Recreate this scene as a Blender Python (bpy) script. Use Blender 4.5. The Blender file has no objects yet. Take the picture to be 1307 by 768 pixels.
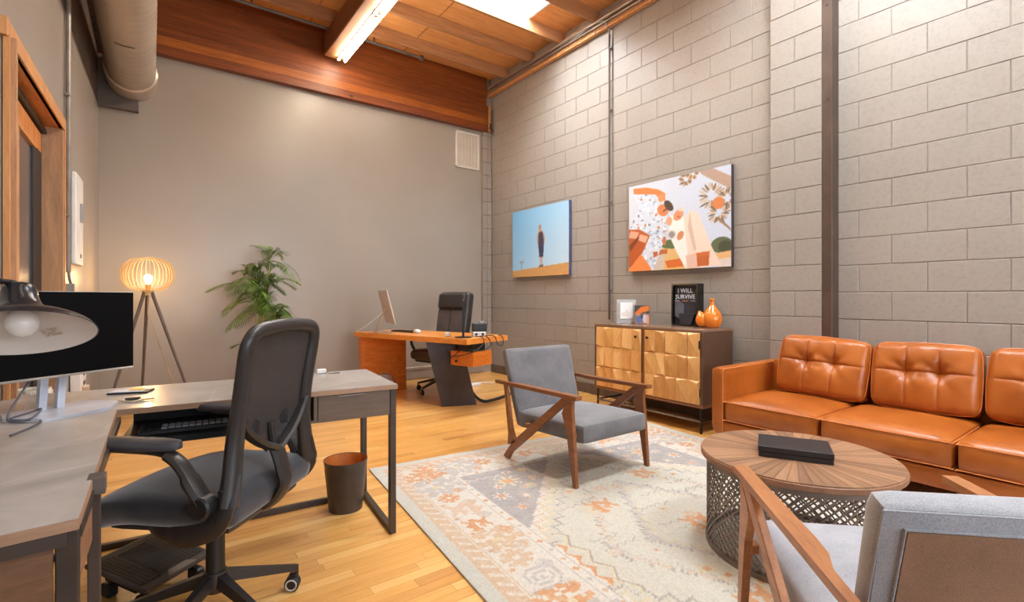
import bpy, bmesh, math, random
import numpy as np
from mathutils import Vector, Matrix, Euler
R=math.radians; PI=math.pi
random.seed(7)
C=bpy.context.scene.collection
SC=bpy.context.scene
# ---------------------------------------------------------------- camera
HC=1.155
cam=bpy.data.cameras.new('camera'); cam.sensor_width=36; cam.lens=630/1307*36; cam.shift_y=-5/1307; cam.clip_start=.02
co=bpy.data.objects.new('camera',cam); C.objects.link(co); co.location=(0,0,HC); co.rotation_euler=(R(90),0,R(-36.2)); SC.camera=co
# ---------------------------------------------------------------- world and exposure
W=bpy.data.worlds.new('world'); SC.world=W; W.use_nodes=True
W.node_tree.nodes['Background'].inputs[0].default_value=(.75,.87,1,1); W.node_tree.nodes['Background'].inputs[1].default_value=1.0
SC.view_settings.view_transform='Standard'; SC.view_settings.look='None'; SC.view_settings.gamma=1; SC.view_settings.use_curve_mapping=False
SC.view_settings.exposure=1.06
TUBE=(1,.86,.67); TUBE_E=40.0; FILL_E=17.0; SKY_E=40.0; WIN_E=4.2; BULB_E=150
SC.cycles.max_bounces=8; SC.cycles.diffuse_bounces=5
# ---------------------------------------------------------------- helpers
def lin(c):
    c=[x/255 for x in c]
    return tuple(x/12.92 if x<=.04045 else ((x+.055)/1.055)**2.4 for x in c)+(1,)
class NT:
    def __init__(s,name):
        s.m=bpy.data.materials.new(name); s.m.use_nodes=True; s.t=s.m.node_tree; s.b=s.t.nodes['Principled BSDF']
    def n(s,ty,**k):
        x=s.t.nodes.new(ty)
        for a,v in k.items(): setattr(x,a,v)
        return x
    def l(s,a,b): s.t.links.new(a,b)
    def coord(s,scale=(1,1,1),rot=(0,0,0),src='Object'):
        t=s.n('ShaderNodeTexCoord'); m=s.n('ShaderNodeMapping'); m.inputs['Scale'].default_value=scale; m.inputs['Rotation'].default_value=rot
        s.l(t.outputs[src],m.inputs[0]); return m.outputs[0]
    def noise(s,vec,scale,detail=3,rough=.5,dist=0):
        x=s.n('ShaderNodeTexNoise'); x.inputs['Scale'].default_value=scale; x.inputs['Detail'].default_value=detail; x.inputs['Roughness'].default_value=rough; x.inputs['Distortion'].default_value=dist
        s.l(vec,x.inputs['Vector']); return x.outputs['Fac']
    def ramp(s,fac,stops):
        x=s.n('ShaderNodeValToRGB'); e=x.color_ramp.elements
        while len(e)<len(stops): e.new(.5)
        for i,(p,c) in enumerate(stops): e[i].position=p; e[i].color=lin(c)
        s.l(fac,x.inputs[0]); return x.outputs[0]
    def bump(s,h,st,dist=.01):
        x=s.n('ShaderNodeBump'); x.inputs['Strength'].default_value=st; x.inputs['Distance'].default_value=dist
        s.l(h,x.inputs['Height']); s.l(x.outputs[0],s.b.inputs['Normal'])
    def mix(s,f,a,b,mode='MIX'):
        x=s.n('ShaderNodeMix',data_type='RGBA',blend_type=mode)
        for v,i in ((f,0),(a,6),(b,7)):
            if hasattr(v,'links'): s.l(v,x.inputs[i])
            elif i==0: x.inputs[0].default_value=v
            else: x.inputs[i].default_value=v
        return x.outputs[2]
    def col(s,v):
        if hasattr(v,'links'): s.l(v,s.b.inputs['Base Color'])
        else: s.b.inputs['Base Color'].default_value=v
def P(name,c,r=.5,m=0,var=.12,vs=6,bump=0,bs=200,**k):
    t=NT(name); b=t.b; b.inputs['Roughness'].default_value=r; b.inputs['Metallic'].default_value=m
    v=t.coord(); n=t.noise(v,vs,4)
    lo=tuple(max(0,x*(1-var)) for x in c); hi=tuple(min(255,x*(1+var)) for x in c)
    t.col(t.ramp(n,[(.3,lo),(.7,hi)]))
    if bump: t.bump(t.noise(v,bs,2),bump,.002)
    for a,x in k.items(): b.inputs[a.replace('_',' ')].default_value=x
    return t.m
def wood(name,dark,light,r=.45,scale=(1,14,14),s=3,knots=False,gb=.15):
    t=NT(name); v=t.coord(scale); n=t.noise(v,s,5,.6,.4); n2=t.noise(v,s*5,3,.6)
    c=t.ramp(n,[(.28,dark),(.5,tuple((a+b)/2 for a,b in zip(dark,light))),(.72,light)])
    c=t.mix(.35,c,t.ramp(n2,[(.3,dark),(.7,light)]))
    if knots:
        vo=t.n('ShaderNodeTexVoronoi'); vo.inputs['Scale'].default_value=2.2; t.l(t.coord((1,1.6,1.6)),vo.inputs['Vector'])
        k=t.ramp(vo.outputs['Distance'],[(.03,(0,0,0)),(.09,(255,255,255))])
        kd=tuple(x*.45 for x in dark); c=t.mix(k,lin(kd),c)
    t.col(c); t.b.inputs['Roughness'].default_value=r; t.bump(n2,gb,.002); return t.m
def emit(name,c,e):
    m=bpy.data.materials.new(name); m.use_nodes=True; t=m.node_tree; t.nodes.clear()
    x=t.nodes.new('ShaderNodeEmission'); x.inputs[0].default_value=(*c[:3],1); x.inputs[1].default_value=e
    o=t.nodes.new('ShaderNodeOutputMaterial'); t.links.new(x.outputs[0],o.inputs[0]); return m
class G:
    def __init__(s): s.b=bmesh.new()
    def _x(s,vs,M):
        if M is not None: bmesh.ops.transform(s.b,matrix=M,verts=vs)
    def box(s,c,d,bv=0,M=None,rot=None,seg=1):
        r=bmesh.ops.create_cube(s.b,size=1); vs=r['verts']
        T=Matrix.Translation(c)
        if rot: T=T@Euler([R(a) for a in rot]).to_matrix().to_4x4()
        T=T@Matrix.Diagonal((*d,1)); bmesh.ops.transform(s.b,matrix=T,verts=vs)
        if bv:
            ed=list({e for v in vs for e in v.link_edges})
            o=bmesh.ops.bevel(s.b,geom=ed,offset=bv,segments=seg,affect='EDGES',profile=.5,clamp_overlap=True)
            vs=list({v for f in o['faces'] for v in f.verts}|{v for v in vs if v.is_valid})
        s._x(vs,M); return s
    def prism(s,pts,axis,a,b,M=None):
        n=len(pts); V=[]
        for w in (a,b):
            for p in pts:
                q=[p[0],p[1]]; q.insert(axis,w); V.append(s.b.verts.new(q))
        try:
            s.b.faces.new(V[:n]); s.b.faces.new(V[n:][::-1])
            for i in range(n): s.b.faces.new((V[i],V[n+i],V[n+(i+1)%n],V[(i+1)%n]))
        except ValueError: pass
        s._x(V,M); return s
    def hexa(s,v8):
        V=[s.b.verts.new(p) for p in v8]
        for f in ((0,1,2,3),(7,6,5,4),(0,4,5,1),(1,5,6,2),(2,6,7,3),(3,7,4,0)): s.b.faces.new([V[i] for i in f])
        return s
    def bar(s,p,q,w,h,up=(0,0,1)):
        p=Vector(p);q=Vector(q);d=(q-p).normalized();u=Vector(up)
        if abs(d.dot(u))>.98:u=Vector((1,0,0))
        x=d.cross(u).normalized()*w/2;z=x.cross(d).normalized()*h/2
        return s.hexa([p-x-z,p+x-z,p+x+z,p-x+z,q-x-z,q+x-z,q+x+z,q-x+z])
    def tube(s,path,r,n=8,cap=True,sq=(1,1)):
        path=[Vector(p) for p in path]; rr=r if isinstance(r,(list,tuple)) else [r]*len(path)
        rings=[];prev=None
        for i,p in enumerate(path):
            d=(path[min(i+1,len(path)-1)]-path[max(i-1,0)]).normalized()
            if prev is None:
                u=Vector((0,0,1)) if abs(d.z)<.95 else Vector((0,1,0)); x=d.cross(u).normalized()
            else:
                x=(prev-d*prev.dot(d)).normalized()
            prev=x; y=d.cross(x)
            rings.append([s.b.verts.new(p+(x*math.cos(2*PI*k/n)*sq[0]+y*math.sin(2*PI*k/n)*sq[1])*rr[i]) for k in range(n)])
        for a,b in zip(rings,rings[1:]):
            for k in range(n): s.b.faces.new((a[k],a[(k+1)%n],b[(k+1)%n],b[k]))
        if cap: s.b.faces.new(rings[0][::-1]); s.b.faces.new(rings[-1])
        return s
    def lathe(s,prof,n=32,M=None,loop=False):
        V=[];rings=[]
        for (r,z) in prof:
            if r<1e-6: q=[s.b.verts.new((0,0,z))]
            else: q=[s.b.verts.new((r*math.cos(2*PI*k/n),r*math.sin(2*PI*k/n),z)) for k in range(n)]
            rings.append(q);V+=q
        pr=list(zip(rings,rings[1:]))+([(rings[-1],rings[0])] if loop else [])
        for a,b in pr:
            for k in range(n):
                k2=(k+1)%n
                f=(a[k%len(a)],a[k2%len(a)],b[k2%len(b)],b[k%len(b)])
                f=list(dict.fromkeys(f))
                if len(f)>2: s.b.faces.new(f)
        s._x(V,M); return s
    def soft(s,h,r,n=(12,12,6),fn=None,M=None,pf=None):
        """rounded box of half sizes h, corner radius r; fn moves points"""
        V={}
        def vert(i,j,k):
            key=(i,j,k)
            if key in V: return V[key]
            p=Vector((2*i/n[0]-1,2*j/n[1]-1,2*k/n[2]-1))
            p=Vector([math.copysign(abs(a)**.8,a) for a in p])
            q=Vector([a*b for a,b in zip(p,h)]); c=Vector([max(-(b-r),min(b-r,a)) for a,b in zip(q,h)]); d=q-c
            if d.length>1e-9: q=c+d.normalized()*min(r,max(abs(x) for x in d)*1.0 if False else r)
            if fn: q=Vector(fn(q,p))
            V[key]=s.b.verts.new(q); return V[key]
        def quad(*k):
            try:s.b.faces.new([vert(*x) for x in k])
            except ValueError: pass
        a,b,c=n
        for i in range(a):
            for j in range(b):
                quad((i,j,0),(i,j+1,0),(i+1,j+1,0),(i+1,j,0)); quad((i,j,c),(i+1,j,c),(i+1,j+1,c),(i,j+1,c))
            for k in range(c):
                quad((i,0,k),(i+1,0,k),(i+1,0,k+1),(i,0,k+1)); quad((i,b,k),(i,b,k+1),(i+1,b,k+1),(i+1,b,k))
        for j in range(b):
            for k in range(c):
                quad((0,j,k),(0,j,k+1),(0,j+1,k+1),(0,j+1,k)); quad((a,j,k),(a,j+1,k),(a,j+1,k+1),(a,j,k+1))
        s._x(list(V.values()),M); return s
    def mesh(s,name,mt,smooth=False,ang=35):
        bmesh.ops.recalc_face_normals(s.b,faces=s.b.faces)
        me=bpy.data.meshes.new(name); s.b.to_mesh(me); s.b.free()
        if smooth: 
            me.polygons.foreach_set('use_smooth',[True]*len(me.polygons)); me.set_sharp_from_angle(angle=R(ang))
        for x in (mt if isinstance(mt,list) else [mt]): me.materials.append(x)
        return me
    def o(s,name,mt,par=None,smooth=False,loc=None,rz=0,**k):
        return put(name,s.mesh(name,mt,smooth),par,loc,rz,**k)
def put(name,me,par=None,loc=None,rz=0,label=None,cat=None,group=None,kind=None,rot=None):
    o=bpy.data.objects.new(name,me); C.objects.link(o)
    if par is not None: o.parent=par
    if loc is not None: o.location=loc
    o.rotation_euler=rot if rot else (0,0,R(rz)); tag(o,label,cat,group,kind); return o
def tag(o,label=None,cat=None,group=None,kind=None):
    for a,v in (('label',label),('category',cat),('group',group),('kind',kind)):
        if v: o[a]=v
    return o
def thing(name,label,cat,loc=(0,0,0),rz=0,group=None): return put(name,None,None,loc,rz,label,cat,group)
def bez(p,n=16):
    """Catmull-Rom through the points"""
    p=[Vector(a) for a in p]; q=[p[0]*2-p[1]]+p+[p[-1]*2-p[-2]]; out=[]
    for i in range(1,len(q)-2):
        for j in range(n):
            t=j/n; a,b,c,d=q[i-1:i+3]
            out.append(.5*((2*b)+(c-a)*t+(2*a-5*b+4*c-d)*t*t+(3*b-a-3*c+d)*t**3))
    out.append(p[-1]); return out
cs,sn=math.cos(R(36.2)),math.sin(R(36.2))
def area_px(pts):
    q=[]
    for x,y,z in pts:
        d=sn*x+cs*y
        if d<.15: return 0
        u=653.5+630*(cs*x-sn*y)/d; v=379-630*(z-HC)/d; q.append((min(1307,max(0,u)),min(768,max(0,v))))
    return abs(sum(q[i][0]*q[(i+1)%len(q)][1]-q[(i+1)%len(q)][0]*q[i][1] for i in range(len(q))))/2
def grid_print(name,img,w,h,par,mt,M,thick=None):
    """flat printed colours carried by a fine grid (img rows from the top, sRGB 0-255)"""
    ny,nx=img.shape[:2]; X,Y=np.meshgrid(np.linspace(-w/2,w/2,nx),np.linspace(h/2,-h/2,ny))
    co=np.stack([X,Y,np.zeros_like(X)],-1).reshape(-1,3)
    i=np.arange(nx*ny).reshape(ny,nx); f=np.stack([i[1:,:-1],i[1:,1:],i[:-1,1:],i[:-1,:-1]],-1).reshape(-1,4)
    me=bpy.data.meshes.new(name); me.vertices.add(len(co)); me.vertices.foreach_set('co',co.ravel())
    me.loops.add(f.size); me.loops.foreach_set('vertex_index',f.ravel()); me.polygons.add(len(f)); me.polygons.foreach_set('loop_start',np.arange(len(f))*4)
    me.update(calc_edges=True)
    c=img.reshape(-1,3)/255.; c=np.where(c<=.04045,c/12.92,((c+.055)/1.055)**2.4); c=np.concatenate([c,np.ones((len(c),1))],1)
    a=me.color_attributes.new('print','FLOAT_COLOR','POINT'); a.data.foreach_set('color',c.astype(np.float32).ravel())
    me.materials.append(mt); o=put(name,me,par); o.matrix_local=M; return o
def print_mat(name,r,bump=0,bs=300,sheen=0):
    t=NT(name); a=t.n('ShaderNodeAttribute',attribute_name='print'); v=t.coord(); n=t.noise(v,60,3)
    t.col(t.mix(.12,a.outputs['Color'],t.ramp(n,[(.3,(120,115,110)),(.7,(255,255,255))]),'MULTIPLY')); t.b.inputs['Roughness'].default_value=r
    if bump: t.bump(t.noise(v,bs,2),bump,.003)
    if sheen: t.b.inputs['Sheen Weight'].default_value=sheen
    return t.m
# ---------------------------------------------------------------- materials
m_drywall=NT('grey_wall_paint'); _v=m_drywall.coord(); m_drywall.col(m_drywall.ramp(m_drywall.noise(_v,.9,4),[(.3,(150,140,129)),(.7,(159,149,138))])); m_drywall.b.inputs['Roughness'].default_value=.33; m_drywall.b.inputs['Specular IOR Level'].default_value=.75; m_drywall.bump(m_drywall.noise(_v,160,2),.12,.002); m_drywall=m_drywall.m
_t=NT('painted_block'); _v=_t.coord(src='Generated'); _g=_t.n('ShaderNodeNewGeometry'); _p=_g.outputs['Position']
_oi=_t.n('ShaderNodeObjectInfo'); _c=_t.ramp(_t.noise(_p,.8,4),[(.3,(147,137,127)),(.7,(159,149,139))]); _t.col(_t.mix(.07,_c,_t.ramp(_t.noise(_p,38,3),[(.38,(80,70,62)),(.5,(175,162,152))])))
_t.b.inputs['Roughness'].default_value=.4
_h=_t.n('ShaderNodeMath',operation='ADD'); _t.l(_t.noise(_p,55,3,.7),_h.inputs[0]); _t.l(_t.noise(_p,240,2),_h.inputs[1]); _t.bump(_h.outputs[0],.35,.004); m_block=_t.m
m_mortar=P('painted_mortar',(142,131,121),.6,bump=.3,bs=120)
m_dark=P('dark_taupe',(92,82,76),.6)
m_joist=wood('joist_timber',(146,100,64),(196,142,94),.7,(1,12,12))
m_deck=wood('roof_deck_plywood',(206,138,78),(240,182,116),.7,(1,9,9),2.2,knots=True)
m_beam=wood('laminated_beam_timber',(92,40,12),(150,78,26),.45,(.8,12,16),2.2,knots=True); m_beam2=wood('light_lamination_timber',(120,58,14),(186,106,34),.45,(.8,12,16),2.2,knots=True)
m_trimw=wood('opening_timber',(176,116,66),(222,162,104),.5,(12,12,1.1),2.4,knots=True)
m_jamb=wood('worn_jamb_timber',(150,108,74),(204,156,114),.6,(12,12,1.4),2.2,knots=True)
m_galv=P('galvanised_duct',(190,178,166),.34,.4,.05,3)
m_pipe=P('galvanised_pipe',(150,140,132),.4,.6)
m_steel=P('brown_painted_steel',(84,66,54),.5,.2)
m_black=P('black_plastic',(24,24,26),.45)
m_blackm=P('black_powder_metal',(44,40,38),.42,.5)
m_white=P('white_plastic',(228,226,222),.4,var=.03)
m_chrome=P('chrome',(205,205,208),.15,1,var=.02)
m_base=P('painted_skirting',(140,127,116),.45,var=.04)
m_base2=P('dark_rubber_skirting',(96,80,68),.6)
# ---------------------------------------------------------------- the setting
WX=4.27; BY=6.40; CZ=4.52
def lx(y): return -.42-(BY-y)*.0215
# floor: backing slab and maple strips
_t=NT('maple_strip'); _a=_t.n('ShaderNodeAttribute',attribute_name='tone'); _p=_t.n('ShaderNodeNewGeometry').outputs['Position']
_m=_t.n('ShaderNodeMapping'); _m.inputs['Scale'].default_value=(1.2,22,1); _t.l(_p,_m.inputs[0]); _n=_t.noise(_m.outputs[0],3,4,.6,.3)
_c=_t.ramp(_a.outputs['Fac'],[(0,(194,130,60)),(.35,(220,158,76)),(.75,(234,174,92)),(1,(242,194,118))])
_c=_t.mix(.3,_c,_t.ramp(_n,[(.25,(180,118,54)),(.75,(246,202,128))])); _c=_t.mix(.16,_c,_t.ramp(_t.noise(_p,1.6,3),[(.35,(150,96,52)),(.6,(255,240,220))]),'MULTIPLY')
_t.col(_c); _t.b.inputs['Roughness'].default_value=.3; _t.b.inputs['Coat Weight'].default_value=.25; _t.b.inputs['Coat Roughness'].default_value=.2; _t.bump(_n,.08,.001); m_maple=_t.m
fl=G().box((1.9,1.7,-.06),(4.84+.4,9.6,.10)).o('floor',P('floor_gap_dark',(110,66,34),.6),kind='structure')
planks=[]; SW=.0572
y=.55; row=0
while y<BY-.01:
    x=-.62-random.random()*.9
    while x<WX:
        L=random.choice((.45,.6,.75,.9,1.1))*random.uniform(.9,1.1); a=max(x,lx(y)+.0); b=min(x+L,WX)
        if b-a>.05: planks.append((a,b,y,min(y+SW,BY)))
        x+=L
    y+=SW
def inrug(x,y): return 1.3<x<3.5 and .3<y<3.0
def pa(p):
    cx=(p[0]+p[1])/2; cy=(p[2]+p[3])/2
    return 0 if inrug(cx,cy) else area_px([(p[0],p[2],0),(p[1],p[2],0),(p[1],p[3],0),(p[0],p[3],0)])
planks.sort(key=pa,reverse=True)
def tone(me,vals):
    a=me.attributes.new('tone','FLOAT','FACE'); a.data.foreach_set('value',vals)
g=.0006; stuff=G(); tv=[]
for i,(a,b,y0,y1) in enumerate(planks):
    t=min(1,max(0,random.gauss(.55,.25)))
    if i<296:
        q=G(); q.box(((a+b)/2,(y0+y1)/2,-.005),(b-a-2*g,y1-y0-2*g,.01)); me=q.mesh('floor_board',m_maple); tone(me,[t]*len(me.polygons)); put('floor_board',me,fl)
    else:
        stuff.box(((a+b)/2,(y0+y1)/2,-.005),(b-a-2*g,y1-y0-2*g,.01)); tv+=[t]*6
me=stuff.mesh('distant_floor_boards',m_maple); tone(me,tv); put('distant_floor_boards',me,fl,kind='stuff')
# back wall
bw=G().prism([(-.8,0),(4.6,0),(4.6,4.9),(-.8,4.9)],1,BY,BY+.15).o('wall_back',m_drywall,kind='structure')
# corner strip of block on the back wall
strip=G()
# right wall: mortar backing and blocks
rw=G().prism([(-3.2,0),(BY,0),(BY,4.9),(-3.2,4.9)],0,WX+.0045,WX+.2).o('wall_right',m_mortar,kind='structure')
CH=.2035; Z0=.987-CH*4; BL=.4045; YA=1.447
def blockmesh(d,gx=.0026):
    # d=(thickness, length, height); face at x=0 looking to -x
    t,L,h=d; L-=2*gx; h-=2*gx; b=.0032
    V=[(t,-L/2,-h/2),(t,L/2,-h/2),(t,L/2,h/2),(t,-L/2,h/2)]; F=[]
    G_=G(); 
    a=[G_.b.verts.new(p) for p in V]; m=[G_.b.verts.new((b,p[1],p[2])) for p in V]; f=[G_.b.verts.new((0,p[1]-math.copysign(b,p[1]),p[2]-math.copysign(b,p[2]))) for p in V]
    for r1,r2 in ((a,m),(m,f)):
        for k in range(4): G_.b.faces.new((r1[k],r1[(k+1)%4],r2[(k+1)%4],r2[k]))
    G_.b.faces.new(f)
    return G_.mesh('block',m_block,True,25)
cache={}
def bm(t,L,h):
    k=(round(t,3),round(L,3),round(h,3))
    if k not in cache: cache[k]=blockmesh(k)
    return cache[k]
blocks=[]
PY0,PY1=1.65,2.045
for r in range(-1,21):
    z0=Z0+r*CH; z1=z0+CH
    if r==-1: z0=0
    z1=min(z1,4.30)
    if z1-z0<.03: continue
    off=YA+(BL/2 if r%2==0 else 0)   # row with z 0.987-1.19 has r=4
    k0=int((-.3-off)/BL)-1
    for k in range(k0,k0+30):
        a=off+k*BL; b=a+BL
        for (lo,hi,face) in ((-.3,PY0,0),(PY1,BY,0)):
            aa=max(a,lo); bb=min(b,hi)
            if bb-aa>.03: blocks.append((WX-.0,(aa+bb)/2,(z0+z1)/2,.02,bb-aa,z1-z0))
def hidden(b):
    x,y,z=b[:3]
    return (z<.8 and 2.2<y<3.4) or (z<.8 and y<2.0)
blocks.sort(key=lambda b:0 if hidden(b) else area_px([(b[0],b[1]-b[4]/2,b[2]-b[5]/2),(b[0],b[1]+b[4]/2,b[2]-b[5]/2),(b[0],b[1]+b[4]/2,b[2]+b[5]/2),(b[0],b[1]-b[4]/2,b[2]+b[5]/2)]),reverse=True)
rest=bmesh.new()
for i,(x,y,z,t,L,h) in enumerate(blocks):
    jit=random.uniform(-.0012,.0012)
    if i<298: put('block',bm(t,L,h),rw,(x+jit,y,z))
    else:
        n0=len(rest.verts); rest.from_mesh(bm(t,L,h)); rest.verts.ensure_lookup_table()
        bmesh.ops.translate(rest,verts=rest.verts[n0:],vec=(x+jit,y,z))
me=bpy.data.meshes.new('hidden_blocks'); rest.to_mesh(me); rest.free(); me.materials.append(m_block); put('hidden_blocks',me,rw,kind='stuff')
# block pilaster with steel column at its near side
pl=G().box((4.215,(PY0+PY1)/2,2.14),(.11,PY1-PY0-.01,4.28)).o('trim_1',m_mortar,kind='structure')
for r in range(-1,21):
    z0=max(0,Z0+r*CH+.012); z1=min(Z0+(r+1)*CH+.012,4.28)
    if z1-z0<.03: continue
    cuts=[PY0,PY1] if r%2 else [PY0,PY0+.2,PY1]
    for a,b in zip(cuts,cuts[1:]): put('block',bm(.115,b-a,z1-z0),pl,(4.153,(a+b)/2,(z0+z1)/2))
sc=G(); sc.box((4.21,1.614,2.14),(.12,.07,4.28),.004)
for i in range(6): sc.lathe([(0,0),(.009,0),(.009,.006),(0,.006)],8,Matrix.Translation((4.148,1.614,.5+i*.72))@Euler((0,R(-90),0)).to_matrix().to_4x4())
sc.o('trim_2',m_steel,kind='structure')
# block quoin strip in the back corner
qs=G().box((4.185,BY-.012,1.85),(.17,.02,3.7)).o('trim_3',m_mortar,kind='structure')
cb={}
for r in range(-1,18):
    z0=max(0.15,Z0+r*CH); z1=min(Z0+(r+1)*CH,3.69)
    if z1-z0<.03: continue
    hh=round(z1-z0,3)
    if hh not in cb: cb[hh]=G().box((0,0,0),(.075,.03,hh-.008),.004).mesh('block',m_block)
    put('block',cb[hh],qs,(4.14,BY-.03,(z0+z1)/2)); put('block',cb[hh],qs,(4.222,BY-.026,(z0+z1)/2))
# left wall with a timber lined opening; the upper part darker
oy0,oy1,oz=2.90,4.28,2.26
lw=G()
def lq(a,b,z0,z1,th=.16): lw.hexa([(lx(a)-th,a,z0),(lx(b)-th,b,z0),(lx(b),b,z0),(lx(a),a,z0),(lx(a)-th,a,z1),(lx(b)-th,b,z1),(lx(b),b,z1),(lx(a),a,z1)])
lq(-3.2,oy0,0,3.06); lq(oy1,BY,0,3.06); lq(oy0,oy1,oz,3.06)
lw.o('wall_left',m_drywall,kind='structure')
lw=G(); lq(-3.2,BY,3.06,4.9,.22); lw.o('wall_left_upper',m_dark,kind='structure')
G().box((-1.9,3.6,1.4),(.1,3.4,2.8)).o('wall_hall',P('hall_grey_paint',(120,118,122),.7),kind='structure')
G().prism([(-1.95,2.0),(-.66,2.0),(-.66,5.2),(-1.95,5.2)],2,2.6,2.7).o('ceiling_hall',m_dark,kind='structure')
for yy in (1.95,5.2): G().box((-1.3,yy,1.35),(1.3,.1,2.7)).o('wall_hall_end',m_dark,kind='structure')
# lining boards of the opening
ln=G()
far=G().hexa([(lx(oy1)-.16,oy1-.03,0),(lx(oy1)-.16,oy1,0),(lx(oy1)+.012,oy1,0),(lx(oy1)+.012,oy1-.03,0),(lx(oy1)-.16,oy1-.03,oz),(lx(oy1)-.16,oy1,oz),(lx(oy1)+.012,oy1,oz),(lx(oy1)+.012,oy1-.03,oz)])
tr=far.o('trim_4',m_jamb,kind='structure')
G().box((lx(oy1)+.008,oy1+.02,1.13),(.022,.045,2.26+.09)).o('casing',m_trimw,tr)
G().box((lx(oy1)-.15,oy1-.03,1.12),(.02,.06,2.24)).o('stop',m_trimw,tr)
h=G().hexa([(lx(oy0)-.16,oy0,oz-.03),(lx(oy1)-.16,oy1,oz-.03),(lx(oy1)+.012,oy1,oz-.03),(lx(oy0)+.012,oy0,oz-.03),(lx(oy0)-.16,oy0,oz),(lx(oy1)-.16,oy1,oz),(lx(oy1)+.012,oy1,oz),(lx(oy0)+.012,oy0,oz)]).o('trim_5',wood('header_timber',(170,92,38),(222,146,76),.45,(12,1.1,12),2.4,knots=True),kind='structure')
G().hexa([(lx(oy0)-.003,oy0-.05,oz-.03),(lx(oy1)-.003,oy1+.04,oz-.03),(lx(oy1)+.02,oy1+.04,oz-.03),(lx(oy0)+.02,oy0-.05,oz-.03),(lx(oy0)-.003,oy0-.05,oz+.045),(lx(oy1)-.003,oy1+.04,oz+.045),(lx(oy1)+.02,oy1+.04,oz+.045),(lx(oy0)+.02,oy0-.05,oz+.045)]).o('casing',m_trimw,h)
n_=G().box((lx(oy0)-.06,oy0+.015,1.12),(.2,.03,2.24)).o('trim_6',m_jamb,kind='structure')
G().box((lx(oy0)+.014,oy0+.01,1.12),(.02,.07,2.24)).o('casing',m_trimw,n_)
# sliding door in the opening
m_door=wood('door_timber',(172,92,36),(226,150,78),.4,(12,12,1.2),2.4); dx=-.565
d1=G().box((dx,3.435,1.08),(.035,.17,2.12),.004).o('door_1',m_door,kind='structure')
G().box((dx,3.77,2.105),(.035,.84,.12),.004).o('top_rail',m_door,d1); G().box((dx,3.77,.12),(.035,.84,.2),.004).o('bottom_rail',m_door,d1)
G().box((dx+.006,3.77,2.04),(.03,.50,.014),.002).o('bead',m_trimw,d1); G().box((dx+.006,3.528,1.08),(.03,.014,1.9),.002).o('bead',m_trimw,d1)
G().box((dx,4.09,1.08),(.03,.27,2.12),.004).o('side_stile',m_black,d1)
gl=NT('grey_door_glass'); gl.col(lin((104,102,106))); gl.b.inputs['Roughness'].default_value=.12; gl.b.inputs['Transmission Weight'].default_value=.25; _v=gl.coord(); gl.bump(gl.noise(_v,2,2),.02)
G().box((dx,3.73,1.13),(.010,.44,1.82)).o('pane',gl.m,d1)
G().box((dx+.02,3.6,2.195),(.03,1.3,.03),.004).o('track',m_blackm,d1)
# ceiling: deck with skylight opening, joists, ledger, beam
SX0,SX1,SY0,SY1=2.45,3.70,4.13,4.76
ce=G()
for a in ((-.7,WX+.1,-3.2,SY0),(-.7,WX+.1,SY1,BY+.1),(-.7,SX0,SY0,SY1),(SX1,WX+.1,SY0,SY1)): ce.prism([(a[0],a[2]),(a[1],a[2]),(a[1],a[3]),(a[0],a[3])],2,CZ,CZ+.04)
ce=ce.o('ceiling',m_deck,kind='structure')
jm=G().box((1.87,0,0),(4.78,.042,.15),.003).mesh('joist',m_joist)
for k in range(15):
    yj=5.92-.608*k
    put('joist',jm,ce,(0,yj,CZ-.075))
for xs in (.35,1.57,2.79): G().box((xs,5.0,CZ-.002),(.012,2.7,.006)).o('sheet_seam',m_joist,ce)
lg=G().box((WX-.035,1.7,4.33),(.07,9.4,.14),.003).o('trim_7',m_joist,kind='structure')
G().box((WX-.04,1.7,4.25),(.05,9.4,.025),.002).o('ledger_strip',m_trimw,lg)
for zz,r_,xx in ((4.295,.013,WX-.09),(4.335,.016,WX-.11)): G().tube([(xx,-3,zz),(xx,6.3,zz)],r_,8).o('conduit_run',m_pipe,lg,True)
bmj=[]
bm0=None
for i,(z0,z1,dd) in enumerate(((3.69,3.785,0),(3.785,3.88,.002),(3.88,3.975,-.001),(3.975,4.07,.001))):
    q=G().box((1.8,BY-.045-dd,(z0+z1)/2),(4.72,.09,z1-z0-.0015))
    if bm0 is None: bm0=q.o('trim_8',m_beam,kind='structure')
    else: q.o('lamination',m_beam2 if i==1 else m_beam,bm0)
G().box((4.185,BY-.05,3.88),(.03,.11,.39)).o('beam_end',m_trimw,bm0)
tb=G().box((4.18,BY-.14,3.75),(.035,.02,.09),.003).tube([(4.14,BY-.15,3.72),(4.18,BY-.16,3.71),(4.22,BY-.15,3.69)],.009,6).o('bracket',m_steel,bm0)
G().box((1.8,BY-.03,4.29),(4.72,.05,.44)).o('trim_9',m_beam,kind='structure')
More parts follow.
